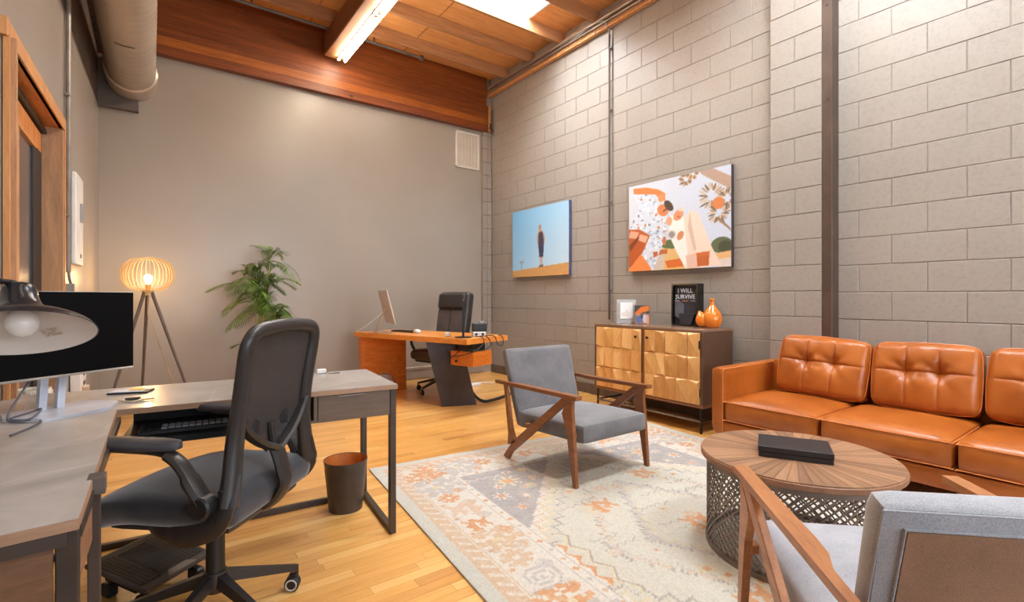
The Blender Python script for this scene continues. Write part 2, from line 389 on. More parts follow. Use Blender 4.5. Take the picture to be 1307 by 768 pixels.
# skylight
sk=G()
for a in ((SX0,SX0+.03,SY0,SY1),(SX1-.03,SX1,SY0,SY1),(SX0,SX1,SY0,SY0+.03),(SX0,SX1,SY1-.03,SY1)): sk.prism([(a[0],a[2]),(a[1],a[2]),(a[1],a[3]),(a[0],a[3])],2,CZ-.005,CZ+.30)
w1=sk.o('window_1',m_white,kind='structure')
G().box(((SX0+SX1)/2,(SY0+SY1)/2,CZ+.30),(SX1-SX0,SY1-SY0,.01)).o('diffuser_pane',emit('skylight_diffuser',(.85,.93,1),SKY_E),w1)
fr=G()
for a in ((SX0+.1,SX1-.1,SY0+.09,SY0+.1),(SX0+.1,SX1-.1,SY1-.1,SY1-.09),(SX1-.11,SX1-.1,SY0+.09,SY1-.09),(SX0+.1,SX0+.11,SY0+.09,SY1-.09)): fr.prism([(a[0],a[2]),(a[1],a[2]),(a[1],a[3]),(a[0],a[3])],2,CZ+.26,CZ+.29)
fr.o('pane_frame',P('grey_gasket',(120,122,126),.5),w1)
# rear of the room (behind the photographer): wall with a wide window
rb=G()
for a in ((-.8,4.4,0,.9),(-.8,4.4,2.6,4.9),(-.8,-.1,.9,2.6),(3.7,4.4,.9,2.6)): rb.prism([(a[0],a[2]),(a[1],a[2]),(a[1],a[3]),(a[0],a[3])],1,-3.2,-3.05)
rb.o('wall_rear',m_drywall,kind='structure')
w2=G()
for xx in (-.1,1.15,2.4,3.65): w2.box((xx+.02,-3.1,1.75),(.06,.08,1.7))
for zz in (.92,2.58): w2.box((1.8,-3.1,zz),(3.8,.08,.05))
w2=w2.o('window_2',m_blackm,kind='structure')
G().box((1.8,-3.16,1.75),(3.8,.01,1.7)).o('daylit_pane',emit('daylight_glass',(.8,.9,1),WIN_E),w2)
# more roof skylights over the near part of the room, like the visible one
for n,(xa,ya) in enumerate(((2.45,1.09),(2.45,-1.34))):
    wn=G()
    for a in ((0,.03,0,.5),(1.22,1.25,0,.5),(0,1.25,0,.03),(0,1.25,.47,.5)): wn.prism([(xa+a[0],ya+a[2]),(xa+a[1],ya+a[2]),(xa+a[1],ya+a[3]),(xa+a[0],ya+a[3])],2,CZ-.06,CZ-.001)
    wn=wn.o('window_%d'%(3+n),m_white,kind='structure')
    G().box((xa+.625,ya+.25,CZ-.012),(1.2,.46,.008)).o('diffuser_pane',bpy.data.materials['skylight_diffuser'],wn)
# skirtings
G().box((1.8,BY-.011,.075),(4.7,.018,.13),.003).o('baseboard_back',m_base,kind='structure')
sk2=G().tube([(-.3,BY-.04,.175),(3.9,BY-.04,.175)],.011,8)
sk2.o('trim_10',P('pale_raceway',(196,184,170),.4,.3),smooth=True,kind='structure')
G().box((WX-.012,4.2,.06),(.018,4.3,.12),.003).box((WX-.012,-.7,.06),(.018,4.5,.12),.003).o('baseboard_right',m_base2,kind='structure')
for a,b in ((-3,oy0-.03),(oy1+.05,BY-.02)): G().hexa([(lx(a),a,0),(lx(b),b,0),(lx(b)+.012,b,0),(lx(a)+.012,a,0),(lx(a),a,.12),(lx(b),b,.12),(lx(b)+.012,b,.12),(lx(a)+.012,a,.12)]).o('baseboard_left',m_base,kind='structure')
# ---------------------------------------------------------------- duct, conduits, fittings
dt=thing('ceiling_duct','round spiral metal air duct running under the roof at the left','duct',(-.155,BY,3.37))
g_=G(); pr=[]; Mz=Euler((R(90),0,0)).to_matrix().to_4x4()
for i in range(0,231):
    zz=i*.02; pr.append((.193+(.0035 if i%5==0 else 0),zz))
g_.lathe(pr,40,Mz); g_.o('spiral_pipe',m_galv,dt,True)
g_=G(); g_.lathe([(.19,.0),(.205,.02),(.212,.12),(.214,.26),(.210,.30),(.215,.305),(.215,.315),(.205,.325),(.196,.33)],40,Mz); g_.o('collar',m_galv,dt,True)
G().tube(bez([(.05,-1.35,-.195),(-.02,-1.36,-.2),(-.08,-1.35,-.185)],6),.004,6).o('seam_scratch',m_steel,dt)
st=thing('ceiling_strut','dark slotted steel strut along the upper left wall beside the duct','strut',(-.385,6.0,3.47))
g_=G().box((0,-1.9,0),(.035,3.8,.04),.002); g_.o('channel',m_steel,st)
g_=G(); [g_.box((0,-.1-.12*i,-.022),(.012,.06,.006)) for i in range(30)]; g_.o('slots',m_black,st,kind='stuff')
G().box((0,.02,0),(.045,.03,.05),.003).o('end_cap',P('rusty_cap',(140,70,40),.6),st)
for i in range(4): G().tube([(0,-.4-i*1.0,.02),(0,-.4-i*1.0,1.05)],.006,6).o('hanger_rod',m_pipe,st)
def wallpipe(name,label,pts,r,mt=m_pipe,cat='conduit'):
    return G().tube(pts,r,10).o(name,mt,smooth=True,label=label,cat=cat)
cp=thing('wall_conduit','thin dark metal conduit running down the block wall between the two pictures','conduit',(4.235,3.90,.0))
G().tube([(0,0,.9),(0,0,4.16)],.012,10).o('pipe',P('dark_conduit',(84,74,68),.45,.4),cp,True)
for zz in (1.25,2.25,3.3,4.0): G().box((.012,0,zz),(.03,.045,.018),.002).o('strap',m_pipe,cp)
G().tube(bez([(0,0,4.15),(-.01,.0,4.22),(-.06,.03,4.30),(-.07,.2,4.33),(-.06,.6,4.30)],8),.011,8).o('bend',m_pipe,cp,True)
lp=thing('wall_conduit','pale metal conduit rising beside the timber opening on the left wall','conduit',(lx(4.4)+.02,4.40,0))
G().tube([(0,0,1.32),(0,0,3.6)],.014,10).o('pipe',m_pipe,lp,True)
G().tube(bez([(0,0,1.33),(.004,.01,1.28),(.012,.02,1.24)],5),.008,8).o('elbow',m_pipe,lp,True)
G().box((.01,.03,1.19),(.045,.09,.11),.004).o('junction_box',P('grey_box',(150,146,140),.5,.3),lp)
for zz in (1.7,2.5,3.2): G().box((-.002,0,zz),(.03,.05,.016),.002).o('strap',m_pipe,lp)
sw=thing('wall_panel','tall narrow white control panel on the left wall','panel',(lx(4.85)+.001,4.85,1.72))
yw=.56; Mr=Matrix.Rotation(-.0215,4,'Z')
G().box((.014,0,0),(.028,.36,.66),.006,M=Mr).o('cover',m_white,sw)
G().box((.036,.03,.06),(.014,.05,.14),.004,M=Mr).o('slider',P('grey_slider',(150,150,155),.4),sw)
G().box((.031,.03,-.26),(.006,.03,.03),.002,M=Mr).o('button',P('grey_button',(120,120,125),.4),sw)
ol=thing('outlet_box','white metal outlet box low on the left wall behind the desk monitor','outlet',(lx(4.75)+.001,4.75,.56))
G().box((.03,0,0),(.06,.34,.22),.005).o('housing',m_white,ol)
for zz in (-.03,.04): G().box((.062,.02,zz),(.006,.10,.03),.002).o('socket',P('dark_socket',(90,90,95),.5),ol)
G().box((.08,-.1,-.06),(.04,.05,.05),.006).o('adapter',P('beige_adapter',(214,188,160),.4),ol)
G().box((-.27,BY-.03,3.70),(.34,.06,1.3),.004).o('duct_shade_box',m_dark,kind='structure')  # dark box standing in for the shade in the corner by the duct
# return air grille on the back wall
vt=thing('air_grille','white square louvred air grille high on the back wall','vent',(3.85,BY,3.36))
g_=G()
for a in ((-.205,-.185,-.27,.27),(.185,.205,-.27,.27),(-.205,.205,-.27,-.25),(-.205,.205,.25,.27)): g_.prism([(a[0],a[2]),(a[1],a[2]),(a[1],a[3]),(a[0],a[3])],1,-.016,-.002)
g_.o('frame',m_white,vt)
sl=G().box((0,0,0),(.013,.004,.50)).mesh('louvre',P('cream_louvre',(232,224,212),.5,var=.03))
for i in range(20): put('louvre',sl,vt,(-.175+i*.0184,-.008,0),rz=25)
G().box((0,-.0015,0),(.38,.003,.52)).o('backing',P('vent_back',(150,138,126),.7),vt)
# ceiling strip lights: one in view, two added as fill
m_tube=emit('led_tube',TUBE,TUBE_E); m_tube2=emit('led_tube_fill',TUBE,FILL_E); m_hous=wood('light_trough_timber',(116,72,42),(150,100,62),.5,(12,1,12),2.2)
def strip_light(x,y,label,n=2,z=4.08):
    t=thing('strip_light',label,'light',(x,y,z))
    G().box((-.07,-n*.61,.155),(.25,n*1.22+.1,.27),.01).o('trough',m_hous,t)
    G().box((0,-n*.61,.012),(.10,n*1.22,.016),.003).o('reflector',m_steel,t)
    for i in range(n):
        for sx in (-.04,.04):
            yy=-i*1.22-.02
            q=G(); q.tube([(sx,yy,-.01),(sx,yy-1.17,-.01)],.0125,10); q.o('tube',m_tube if n==3 else m_tube2,t,True)
        G().box((0,-i*1.22-1.205,-.006),(.105,.025,.024),.003).o('end_cap',m_pipe,t)
    return t
strip_light(1.90,6.17,'long twin tube ceiling light glowing warm under the joists',3)
strip_light(1.90,1.4,'added unseen twin tube fill light above and behind the photographer',2)  # added fill strip, out of view, brightens the near part of the room
strip_light(.45,2.2,'added unseen twin tube fill light above the near desk',2)  # second added strip, unseen, lifts the light around the desk
jb=thing('sprinkler_pipe','dark grey pipe with end fitting crossing under the joists behind the strip light','pipe',(0,6.12,4.393))
m_spr=P('sprinkler_pipe',(112,100,90),.5,.3)
G().tube([(-.5,0,0),(2.96,0,0)],.018,8).o('pipe',m_spr,jb,True); G().box((2.96,0,.0),(.05,.05,.06),.006).o('fitting',m_spr,jb)
for xx in (-.1,.9,2.3): G().box((xx,0,.07),(.02,.012,.12)).o('hanger',m_pipe,jb)
# ---------------------------------------------------------------- materials for the furniture
_t=NT('tan_leather'); _v=_t.coord(); _t.col(_t.ramp(_t.noise(_v,3.5,5,.6),[(.3,(150,76,22)),(.55,(174,95,34)),(.8,(190,111,48))])); _t.b.inputs['Roughness'].default_value=.33
_vo=_t.n('ShaderNodeTexVoronoi'); _vo.inputs['Scale'].default_value=260; _t.l(_v,_vo.inputs['Vector']); _t.bump(_vo.outputs['Distance'],.12,.002); m_leather=_t.m
m_piping=P('leather_piping',(206,122,62),.4)
m_walnut=wood('walnut_frame',(112,66,38),(162,102,62),.38,(9,1.2,9),3)
m_oakarm=wood('warm_walnut_frame',(146,90,50),(198,134,84),.36,(9,1.2,9),3)
def fabric(n,a,b,sc=900):
    t=NT(n); v=t.coord(); c=t.ramp(t.noise(v,7,4,.6),[(.3,a),(.7,b)]); c=t.mix(.25,c,t.ramp(t.noise(v,420,2),[(.35,tuple(x*.7 for x in a)),(.65,tuple(min(255,x*1.2) for x in b))]))
    t.col(c); t.b.inputs['Roughness'].default_value=.85; t.b.inputs['Sheen Weight'].default_value=.5; t.b.inputs['Sheen Roughness'].default_value=.4; t.bump(t.noise(v,500,2),.25,.002); return t.m
m_greyf=fabric('charcoal_velvet',(92,90,92),(122,119,120)); m_lightf=fabric('light_grey_felt',(140,142,148),(174,175,180)); m_brownweave=fabric('brown_weave',(122,88,62),(152,112,82))
_t=NT('stone_laminate'); _v=_t.coord(); _n=_t.noise(_v,2.4,6,.6,1.5); _c=_t.ramp(_n,[(.3,(142,134,127)),(.55,(166,158,151)),(.75,(184,176,170))])
_w=_t.n('ShaderNodeTexWave'); _w.inputs['Scale'].default_value=.9; _w.inputs['Distortion'].default_value=14; _w.inputs['Detail'].default_value=3; _w.inputs['Detail Scale'].default_value=1.2; _t.l(_t.coord((1,1,1),(0,0,.5)),_w.inputs['Vector'])
_t.col(_t.mix(_t.ramp(_w.outputs['Fac'],[(.982,(0,0,0)),(1.0,(110,110,110))]),_c,lin((222,218,214)))); _t.b.inputs['Roughness'].default_value=.3; _t.b.inputs['Coat Weight'].default_value=.2; m_stone=_t.m
m_edge=wood('laminate_edge',(136,104,80),(170,136,108),.5,(2,14,14),3)
m_greywood=wood('grey_brown_drawer_wood',(84,68,56),(112,92,76),.5,(1.2,16,16),3)
m_dframe=P('dark_desk_frame',(72,62,56),.42,.4)
# ---------------------------------------------------------------- the rug
def draw_rug(Wd,L,cell):
    nx=int(Wd/cell); ny=int(L/cell); U,V=np.meshgrid((np.arange(nx)+.5)*cell,(np.arange(ny)+.5)*cell)
    rs=np.random.RandomState(3); img=np.empty((ny,nx,3)); img[:]=(208,201,188)
    c=dict(cr=(210,203,190),pl=(190,187,174),tan=(198,164,128),org=(200,134,80),gry=(150,142,140),fld=(196,191,174),yel=(208,188,140),dk=(150,140,132),pk=(204,172,142),lg=(178,170,164),wh=(220,214,204))
    e=np.minimum(np.minimum(U,Wd-U),np.minimum(V,L-V)); hor=(np.minimum(V,L-V)<np.minimum(U,Wd-U)); s=np.where(hor,U,V)
    def put_(m,k): img[m]=c[k]
    put_(e<.075,'pl'); put_((e>=.075)&(e<.083),'tan')
    zz=(e>=.083)&(e<.150); put_(zz,'tan'); q=((s/.075)%1); w=(e-.083)/.067
    put_(zz&(np.abs(q-(.2+.6*w))<.15)&(w>.12)&(w<.88),'cr'); put_(zz&(np.abs(q-(.2+.6*w))<.05)&(w>.3)&(w<.7),'pk'); put_((e>=.150)&(e<.158),'cr'); put_((e>=.158)&(e<.164),'tan')
    for a,b in ((.405,.455),):
        gb=(e>=a)&(e<b); put_(gb,'cr'); put_(gb&((e<a+.007)|(e>=b-.007)),'lg')
        d_=np.abs(((s/.09)%1)-.5)*.09+np.abs(e-(a+b)/2); put_(gb&(d_<.018)&((s//.09)%3==0),'org'); put_(gb&(d_<.018)&((s//.09)%3==1),'lg'); put_(gb&(d_<.016)&((s//.09)%3==2),'tan')
    fe=e-.455; fld=fe>=0; put_(fld,'fld')
    fu=np.minimum(U,Wd-U)-.455; fv=np.minimum(V,L-V)-.455
    qu=np.floor(fu/.02)*.02; qv=np.floor(fv/.02)*.02
    d=qu/.66+qv/.80
    def tri(x,p): return np.abs((x/p)%1-.5)*2
    saw=.10*tri(fu*1.2-fv,.13)
    for off,k in ((.30,'dk'),(.27,'fld'),(.19,'yel'),(.15,'cr'),(.10,'tan'),(.07,'cr')): put_(fld&(d<1.0+saw+off-.08),k)
    put_(fld&(d<1.0),'gry')
    # serrated row along the long sides of the field
    sr=fld&(d>1.25)
    tz=tri(s,.10); put_(sr&(fe<.015+.045*tz),'org' ); put_(sr&(fe<.008+.020*tz),'cr'); z2=.07+.05*tri(s+.02,.16); put_(sr&(np.abs(fe-z2)<.006),'dk'); put_(sr&(np.abs(fe-z2+.012)<.005),'yel')
    # outlines of the centre medallion, with hooks
    cu=np.abs(U-Wd/2); cv=np.abs(V-L/2); dd=np.floor(cu/.025)*.025/.62+np.floor(cv/.025)*.025/1.05+.05*tri(cu-cv,.11)
    for r_,k,t_ in ((1.0,'dk',.010),(.965,'pk',.012),(.93,'lg',.008),(.62,'dk',.009),(.585,'lg',.03),(.54,'yel',.01)): put_(fld&(np.abs(dd-r_)<t_)&(d>1.3),k)
    B={'cross':["....##....","..#.##.#..",".########.","..#####...","####..####","####..####","...#####..",".########.","..#.##.#..","....##...."],
       'leaf':["#..##....#","##.###..##",".########.","..##.####.",".###..###.","####.####.",".###.##.##","..##..#..#",".####.....","..##......"],
       'hook':["..######..",".#......#.","#..####..#","#.#....#.#","#.#..#.#.#","#.#.##.#.#","#..#....#.",".#..####..","..#.......","...######."],
       'star':["....#.....",".#..#..#..","..#.#.#...","..#ooo....","###ooo###.","..#ooo....","..#.#.#...",".#..#..#..","....#.....",".........."],
       'vine':["##......................","..##....##....##........","....#..#..#..#..#....###","..#..##....##....#..#...",".#................##....","........................"],
       'big':["...##...##....","...####.###...","##..####..###.","###.##..#####.",".#######..##..","..##.###......","###..##oo##.##","######.oo#####","##.###.######.","....####.##...","..####.####...",".###.###.###..","..#..##...##..","............."]}
    def stamp(u,v,k,ck,px,ck2='yel',fl=0):
        b=B[k]; n=len(b); m_=len(b[0])
        for j,rw_ in enumerate(b):
            for i,ch in enumerate(rw_[::-1] if fl else rw_):
                if ch=='.': continue
                x0=int((u+(i-m_/2)*px)/cell); y0=int((v+(j-n/2)*px)/cell); x1=int((u+(i+1-m_/2)*px)/cell); y1=int((v+(j+1-n/2)*px)/cell)
                if x0<0 or y0<0: continue
                img[y0:max(y1,y0+1),x0:max(x1,x0+1)]=c[ck if ch=='#' else ck2]
    seq=[('big','org',.017),('leaf','pk',.020),('cross','tan',.016),('big','lg',.022),('leaf','org',.014),('hook','lg',.016),('cross','org',.013),('big','tan',.018)]
    def border(n,fn,Ls):
        for i in range(n):
            k,ck,px=seq[(i*3)%8]; t=.26+(i+.5)*(Ls-.52)/n
            for j in (0,1):
                a,b=fn(t,.265+.02*(i%2),j); stamp(a,b,k,ck,px,'yel',i%2)
                a,b=fn(t+.085,.20,j); stamp(a,b,'star','lg' if i%2 else 'pk',.007,'org')
                a,b=fn(t-.08,.355,j); stamp(a,b,'cross',('tan','lg','org')[i%3],.006)
                a,b=fn(t+.10,.34,j); stamp(a,b,'hook','lg',.007)
    border(15,lambda t,o,j:((o if j==0 else Wd-o),t),L); border(11,lambda t,o,j:(t,(o if j==0 else L-o)),Wd)
    for su in (0,1):
        for sv in (0,1):
            for (a,b,k,ck,px,c2) in ((.24,.22,'star','yel',.020,'org'),(.12,.10,'vine','cr',.010,'cr'),(.42,.09,'star','pk',.012,'yel'),(.09,.40,'star','cr',.012,'org'),(.32,.34,'cross','yel',.008,'org'),(.12,.58,'star','pk',.010,'org'),(.30,.08,'star','wh',.008,'org'),(.40,.24,'leaf','tan',.008,'org'),(.14,.27,'star','wh',.008,'org'),(.22,.46,'star','tan',.009,'cr')):
                u=.455+a; v=.455+b; stamp(Wd-u if su else u,L-v if sv else v,k,ck,px,c2)
    for i in range(60):
        u=rs.uniform(.65,Wd-.65); v=rs.uniform(.65,L-.65); k=rs.choice(['star','hook','leaf','vine','vine']); stamp(u,v,k,'dk' if k=='vine' else rs.choice(['yel','pl','tan','pk']),rs.uniform(.006,.011),'org',i%2)
    for (u,v) in ((.95,1.25),(1.5,1.0),(1.25,1.65),(.9,2.2)): stamp(u,v,'leaf','org',.016)
    def sm(n):
        a=rs.rand(ny//n+2,nx//n+2); a=np.kron(a,np.ones((n,n)))[:ny,:nx]; return a
    k_=np.ones(9)/9.; big=rs.rand(ny//24+3,nx//24+3); big=np.kron(big,np.ones((24,24)))[:ny,:nx]
    for ax in (0,1):
        for _ in range(2): big=np.apply_along_axis(lambda r_:np.convolve(r_,np.ones(21)/21,'same'),ax,big)
    wv=(.42*sm(5)+.28*sm(2)+.3*big)[...,None]
    img=img*(1-.50*wv)+np.array((208,203,192))*(.50*wv)
    img+=(rs.rand(ny,nx,1)-.5)*16
    return np.clip(img,0,255)
RA=R(-5.3); RW,RL=2.52,3.3
rug=thing('area_rug','large faded cream rug with orange and grey oriental pattern','rug',(0,0,0))
rug.matrix_world=Matrix.Translation((1.175,3.22,0))@Matrix.Rotation(RA,4,'Z')
G().box((RW/2,-RL/2,.004),(RW,RL,.008)).o('rug_backing',P('rug_edge',(196,190,174),.9),rug)
grid_print('rug_pile',draw_rug(RW,RL,.0066),RW-.002,RL-.002,rug,print_mat('rug_wool',.95,.5,350,.3),Matrix.Translation((RW/2,-RL/2,.0105)))
# ---------------------------------------------------------------- sofa
so=thing('leather_sofa','tan brown leather three seat sofa with tufted back cushions against the block wall','sofa',(3.3,0,0))
# local: x from 0 (front) to .9, y from 2.05 down to -.06
SY=-.06; EY=2.05
def softpiece(name,cx,h,r,n=(10,10,10),fn=None,rot=None,mt=None,par=so):
    M=Matrix.Translation(cx)
    if rot: M=M@Euler([R(a) for a in rot]).to_matrix().to_4x4()
    g_=G(); g_.soft(h,r,n,fn,M); return g_.o(name,mt or m_leather,par,True)
# arms: waterfall panel rounded at lower front/outside corner
for (y0,y1,s) in ((EY-.095,EY,1),(SY,SY+.095,-1)):
    def armfn(q,p,s=s):
        z=q.z; 
        if q.y*s>0 and z<-.17: q.y-=s*((-.17-z)/.07)**2*.03
        return q
    softpiece('armrest',(.45,(y0+y1)/2,.405),(.45,.048,.24),.022,(10,5,14),armfn)
    g_=G(); yy=(y0+y1)/2-.04*s; g_.tube([(.005,yy,.19),(.005,yy,.62),(.02,yy,.638),(.88,yy,.638)],.0035,6); g_.o('piping',m_piping,so,True)
softpiece('base_rail',(.44,(SY+EY)/2,.21),(.43,(EY-SY)/2-.035,.055),.02,(8,30,5))
softpiece('backrest',(.80,(SY+EY)/2,.45),(.09,(EY-SY)/2-.09,.22),.03,(5,24,8))
for yy in (SY+.2,EY-.2):
    for xx in (.1,.8): G().lathe([(0,0),(.014,0),(.024,.143),(0,.143)],12,Matrix.Translation((xx,yy,.012))).o('leg',m_walnut,so,True)
for (y0,y1) in ((1.335,1.955),(.70,1.33),(.04,.695)):
    hw=(y1-y0)/2-.003; cy=(y0+y1)/2
    def seatfn(q,p,hw=hw):
        a=1-(q.x/.36)**2; b=1-(q.y/hw)**2
        if q.z>0: q.z+=.03*max(0,a)**.6*max(0,b)**.6
        if q.x<-.25: q.x-=.015*max(0,b)**.5*max(0,1-(q.z/.07)**2)
        return q
    k=softpiece('seat_cushion',(.36,cy,.345),(.355,hw,.078),.028,(14,14,6),seatfn)
    for zz in (.408,.277):
        o=.352; w=hw-.002; xx=.36
        g_=G(); g_.tube(bez([(xx+.2,cy-w,zz),(xx-o+.03,cy-w,zz),(xx-o-.002,cy-w+.03,zz),(xx-o-.010,cy,zz),(xx-o-.002,cy+w-.03,zz),(xx-o+.03,cy+w,zz),(xx+.2,cy+w,zz)],6),.0035,6); g_.o('piping',m_piping,k,True)
for (y0,y1,tl) in ((1.26,1.84,2),(.70,1.235,-1),(.04,.675,1)):
    hw=(y1-y0)/2+.006; cy=(y0+y1)/2; HH=.215
    def backfn(q,p,hw=hw,HH=HH):
        # q.x<0 is the front
        u=q.y/hw; v=q.z/HH; a=max(0,1-u*u)**.55*max(0,1-v*v)**.55
        f=1 if q.x<0 else -1
        w=min(1,abs(q.x)/.05)
        q.x-=f*w*.055*a
        q.z*=1-.05*u*u; q.y*=1-.035*v*v
        if q.x<0:
            for tu in (-.30,.30):
                d2=((u-tu)*hw/.052)**2+((v-.12)*HH/.052)**2
                q.x+=w*.045*math.exp(-d2)
                q.x+=w*.011*math.exp(-(abs(u-tu)*hw/.008)**2)*a
                ang=math.atan2((v-.12)*HH,(u-tu)*hw); q.x+=w*.004*math.sin(ang*7+tu*9)*math.exp(-d2*.12)*(1-math.exp(-d2))
            q.x+=w*.010*math.exp(-(abs(v-.12)*HH/.008)**2)*a
            q.x+=w*.004*math.sin(u*23+v*5)*max(0,abs(v)-.7)
        return q
    M=Matrix.Translation((.635,cy,.645))@Euler((0,R(13),0)).to_matrix().to_4x4()@Euler((R(tl),0,0)).to_matrix().to_4x4()
    g_=G(); g_.soft((.075,hw,HH),.045,(8,72,56),backfn,M); k=g_.o('back_cushion',m_leather,so,True)
    # piping round the front edge, seams and buttons
    ring=[]; 
    for i in range(41):
        t=2*PI*i/40; u=math.copysign(abs(math.cos(t))**.22,math.cos(t)); v=math.copysign(abs(math.sin(t))**.22,math.sin(t)); ring.append(M@Vector((-.050,hw*u*(1-.035*v*v),HH*v*(1-.05*u*u))))
    g_=G(); g_.tube(ring,.004,6,False); g_.o('piping',m_piping,k,True)
# ---------------------------------------------------------------- armchairs
def armchair(label,loc,rz,fm,wm,backmat):
    t=thing('lounge_armchair',label,'armchair',loc,rz,None)
    # local: faces +y, width x
    hx=.33
    def seatfn(q,p):
        if q.z>0: q.z+=.022*max(0,1-(q.x/.28)**2)**.7*max(0,1-(q.y/.31)**2)**.7
        q.z+=q.y*.04; return q
    g_=G(); g_.soft((.295,.335,.062),.03,(12,12,6),seatfn,Matrix.Translation((0,.055,.300))); g_.o('seat',fm,t,True)
    M=Matrix.Translation((0,-.335,.50))@Euler((R(17),0,0)).to_matrix().to_4x4()
    def bf(q,p):
        if q.y>0: q.y+=.02*max(0,1-(q.x/.29)**2)**.6*max(0,1-(q.z/.27)**2)**.6
        q.x*=1+.04*(q.z/.27); return q
    g_=G(); g_.soft((.306,.034,.276),.024,(12,6,14),bf,M); bk=g_.o('backrest',fm,t,True)
    if backmat:
        g_=G(); g_.prism([(-.255,-.27),(.255,-.27),(.27,.228),(-.27,.228)],1,-.0385,-.030,M); g_.o('back_panel',backmat,bk)
        g_=G(); g_.tube([M@Vector(p) for p in ((-.26,-.0365,-.27),(-.274,-.0365,.232),(.274,-.0365,.232),(.26,-.0365,-.27))],.003,6); g_.o('seam',fm,bk,True)
        g_=G(); g_.tube([M@Vector(p) for p in ((-.301,-.028,-.25),(-.312,-.028,.266),(.312,-.028,.266),(.301,-.028,-.25))],.0025,6); g_.o('seam',fm,bk,True)
    for s in (-1,1):
        x=s*hx; w=.028
        # arm plank, wider in the middle, narrowing at the back with a curve
        pts=[]
        out=[(.385,-.022),(.385,.026),(-.12,.034),(-.2,.03),(-.27,.008),(-.33,.006),(-.47,.005),(-.47,-.020)]
        pts=[(x+s*-b,a) for a,b in out]
        g_=G(); g_.prism(pts,2,.523,.547)
        for v in g_.b.verts: v.co.z+=.012*(v.co.y-.0)*1.0
        g_.o('armrest',wm,t)
        # diagonal brace and rear foot
        def poly(name,P_,th=.026):
            g_=G(); g_.prism(P_,0,x-th/2,x+th/2); bmesh.ops.bevel(g_.b,geom=g_.b.edges[:],offset=.0025,segments=1,affect='EDGES'); g_.o(name,wm,t)
        poly('brace',[(-.375,.012),(-.34,.0),(-.315,.0),(-.285,.055),(.29,.50),(.345,.526),(.25,.526),(-.27,.135)])
        poly('front_leg',[(.345,0),(.375,0),(.40-.05,.30),(.335,.45),(.34,.526),(.27,.475),(.245,.43),(.29,.33)])
        poly('rear_post',[(-.26,.12),(-.225,.15),(-.262,.17),(-.285,.22),(-.345,.523),(-.375,.523),(-.315,.19),(-.325,.10)])
    for y,z in ((.315,.30),(-.12,.272)): G().box((0,y,z),(2*hx,.04,.03),.003).o('rail',wm,t)
    return t
armchair('charcoal velvet lounge armchair with walnut frame in front of the wooden sideboard',(2.385,2.52,.011),180,m_greyf,m_walnut,None)
armchair('light grey lounge armchair with brown back panel in the right foreground',(1.636,.424,.011),-45,m_lightf,m_oakarm,m_brownweave)
# ---------------------------------------------------------------- coffee table
ct=thing('coffee_table','round wooden drum coffee table on a pierced metal basket base','table',(2.368,1.049,.011))
RT=.404
tp=G().lathe([(0,.400),(.395,.400),(.404,.405),(.404,.424),(.400,.4275),(0,.4275)],72).o('tabletop',wood('table_rim',(132,92,66),(172,126,94),.5,(6,6,6),3),ct,True)
tw=[wood('radial_veneer_%d'%i,a,b,.42,(2,26,26),2.5) for i,(a,b) in enumerate((((118,84,60),(156,116,86)),((138,100,72),(174,132,98)),((104,74,54),(144,106,78))))]
NWD=56; wed={}
for i in range(NWD):
    a0=2*PI*i/NWD+.002; a1=2*PI*(i+1)/NWD-.002; am=(a0+a1)/2
    # wedge in local frame along +x
    h_=(a1-a0)/2; mi=random.choice((0,0,1,1,2))
    if mi not in wed: wed[mi]=G().prism([(.006,0)]+[(.4*math.cos(h_*k/2),.4*math.sin(h_*k/2)) for k in (-2,-1,0,1,2)],2,0,.005).mesh('veneer_wedge',tw[mi])
    put('veneer_wedge',wed[mi],tp,(0,0,.4265+random.uniform(0,.0006)),math.degrees(am))
RB=.375; HB=.385; g_=G(); n=62; m=12
for dr_ in (-1,1):
    for k in range(n):
        pts=[]
        for j in range(m+1):
            a=2*PI*k/n+dr_*2*PI*j/m*.16; r=RB+(.0016 if dr_>0 else -.0016); pts.append((r*math.cos(a),r*math.sin(a),.02+(HB-.03)*j/m,a))
        V=[]
        for (x,y,z,a) in pts:
            q=[]; 
            for du,dr2 in ((-.0054,-.0014),(.0054,-.0014),(.0054,.0014),(-.0054,.0014)):
                q.append(g_.b.verts.new((x-math.sin(a)*du+math.cos(a)*dr2,y+math.cos(a)*du+math.sin(a)*dr2,z)))
            V.append(q)
        for a_,b_ in zip(V,V[1:]):
            for e_ in range(4): g_.b.faces.new((a_[e_],a_[(e_+1)%4],b_[(e_+1)%4],b_[e_]))
m_latt=P('bronzed_metal',(124,110,100),.45,.35)
g_.o('lattice_drum',m_latt,ct,kind='stuff')
G().lathe([(RB-.01,0),(RB+.008,0),(RB+.008,.022),(RB-.01,.022)],72,loop=True).o('base_ring',m_latt,ct,True)
G().lathe([(RB-.01,HB-.01),(RB+.006,HB-.01),(RB+.006,.40),(RB-.01,.40)],72,loop=True).o('top_ring',m_latt,ct,True)
bx=thing('black_box','flat black leather covered box lying on the round coffee table','box',(2.36,1.055,.4435),0)
an=math.degrees(math.atan2(-.253,.131)); bx.rotation_euler=(0,0,R(an))
m_bx=P('black_leatherette',(34,32,33),.42,bump=.1,bs=500)
G().box((0,0,.011),(.285,.215,.022),.002).o('base',m_bx,bx); G().box((0,0,.035),(.289,.219,.025),.003,seg=2).o('lid',m_bx,bx)
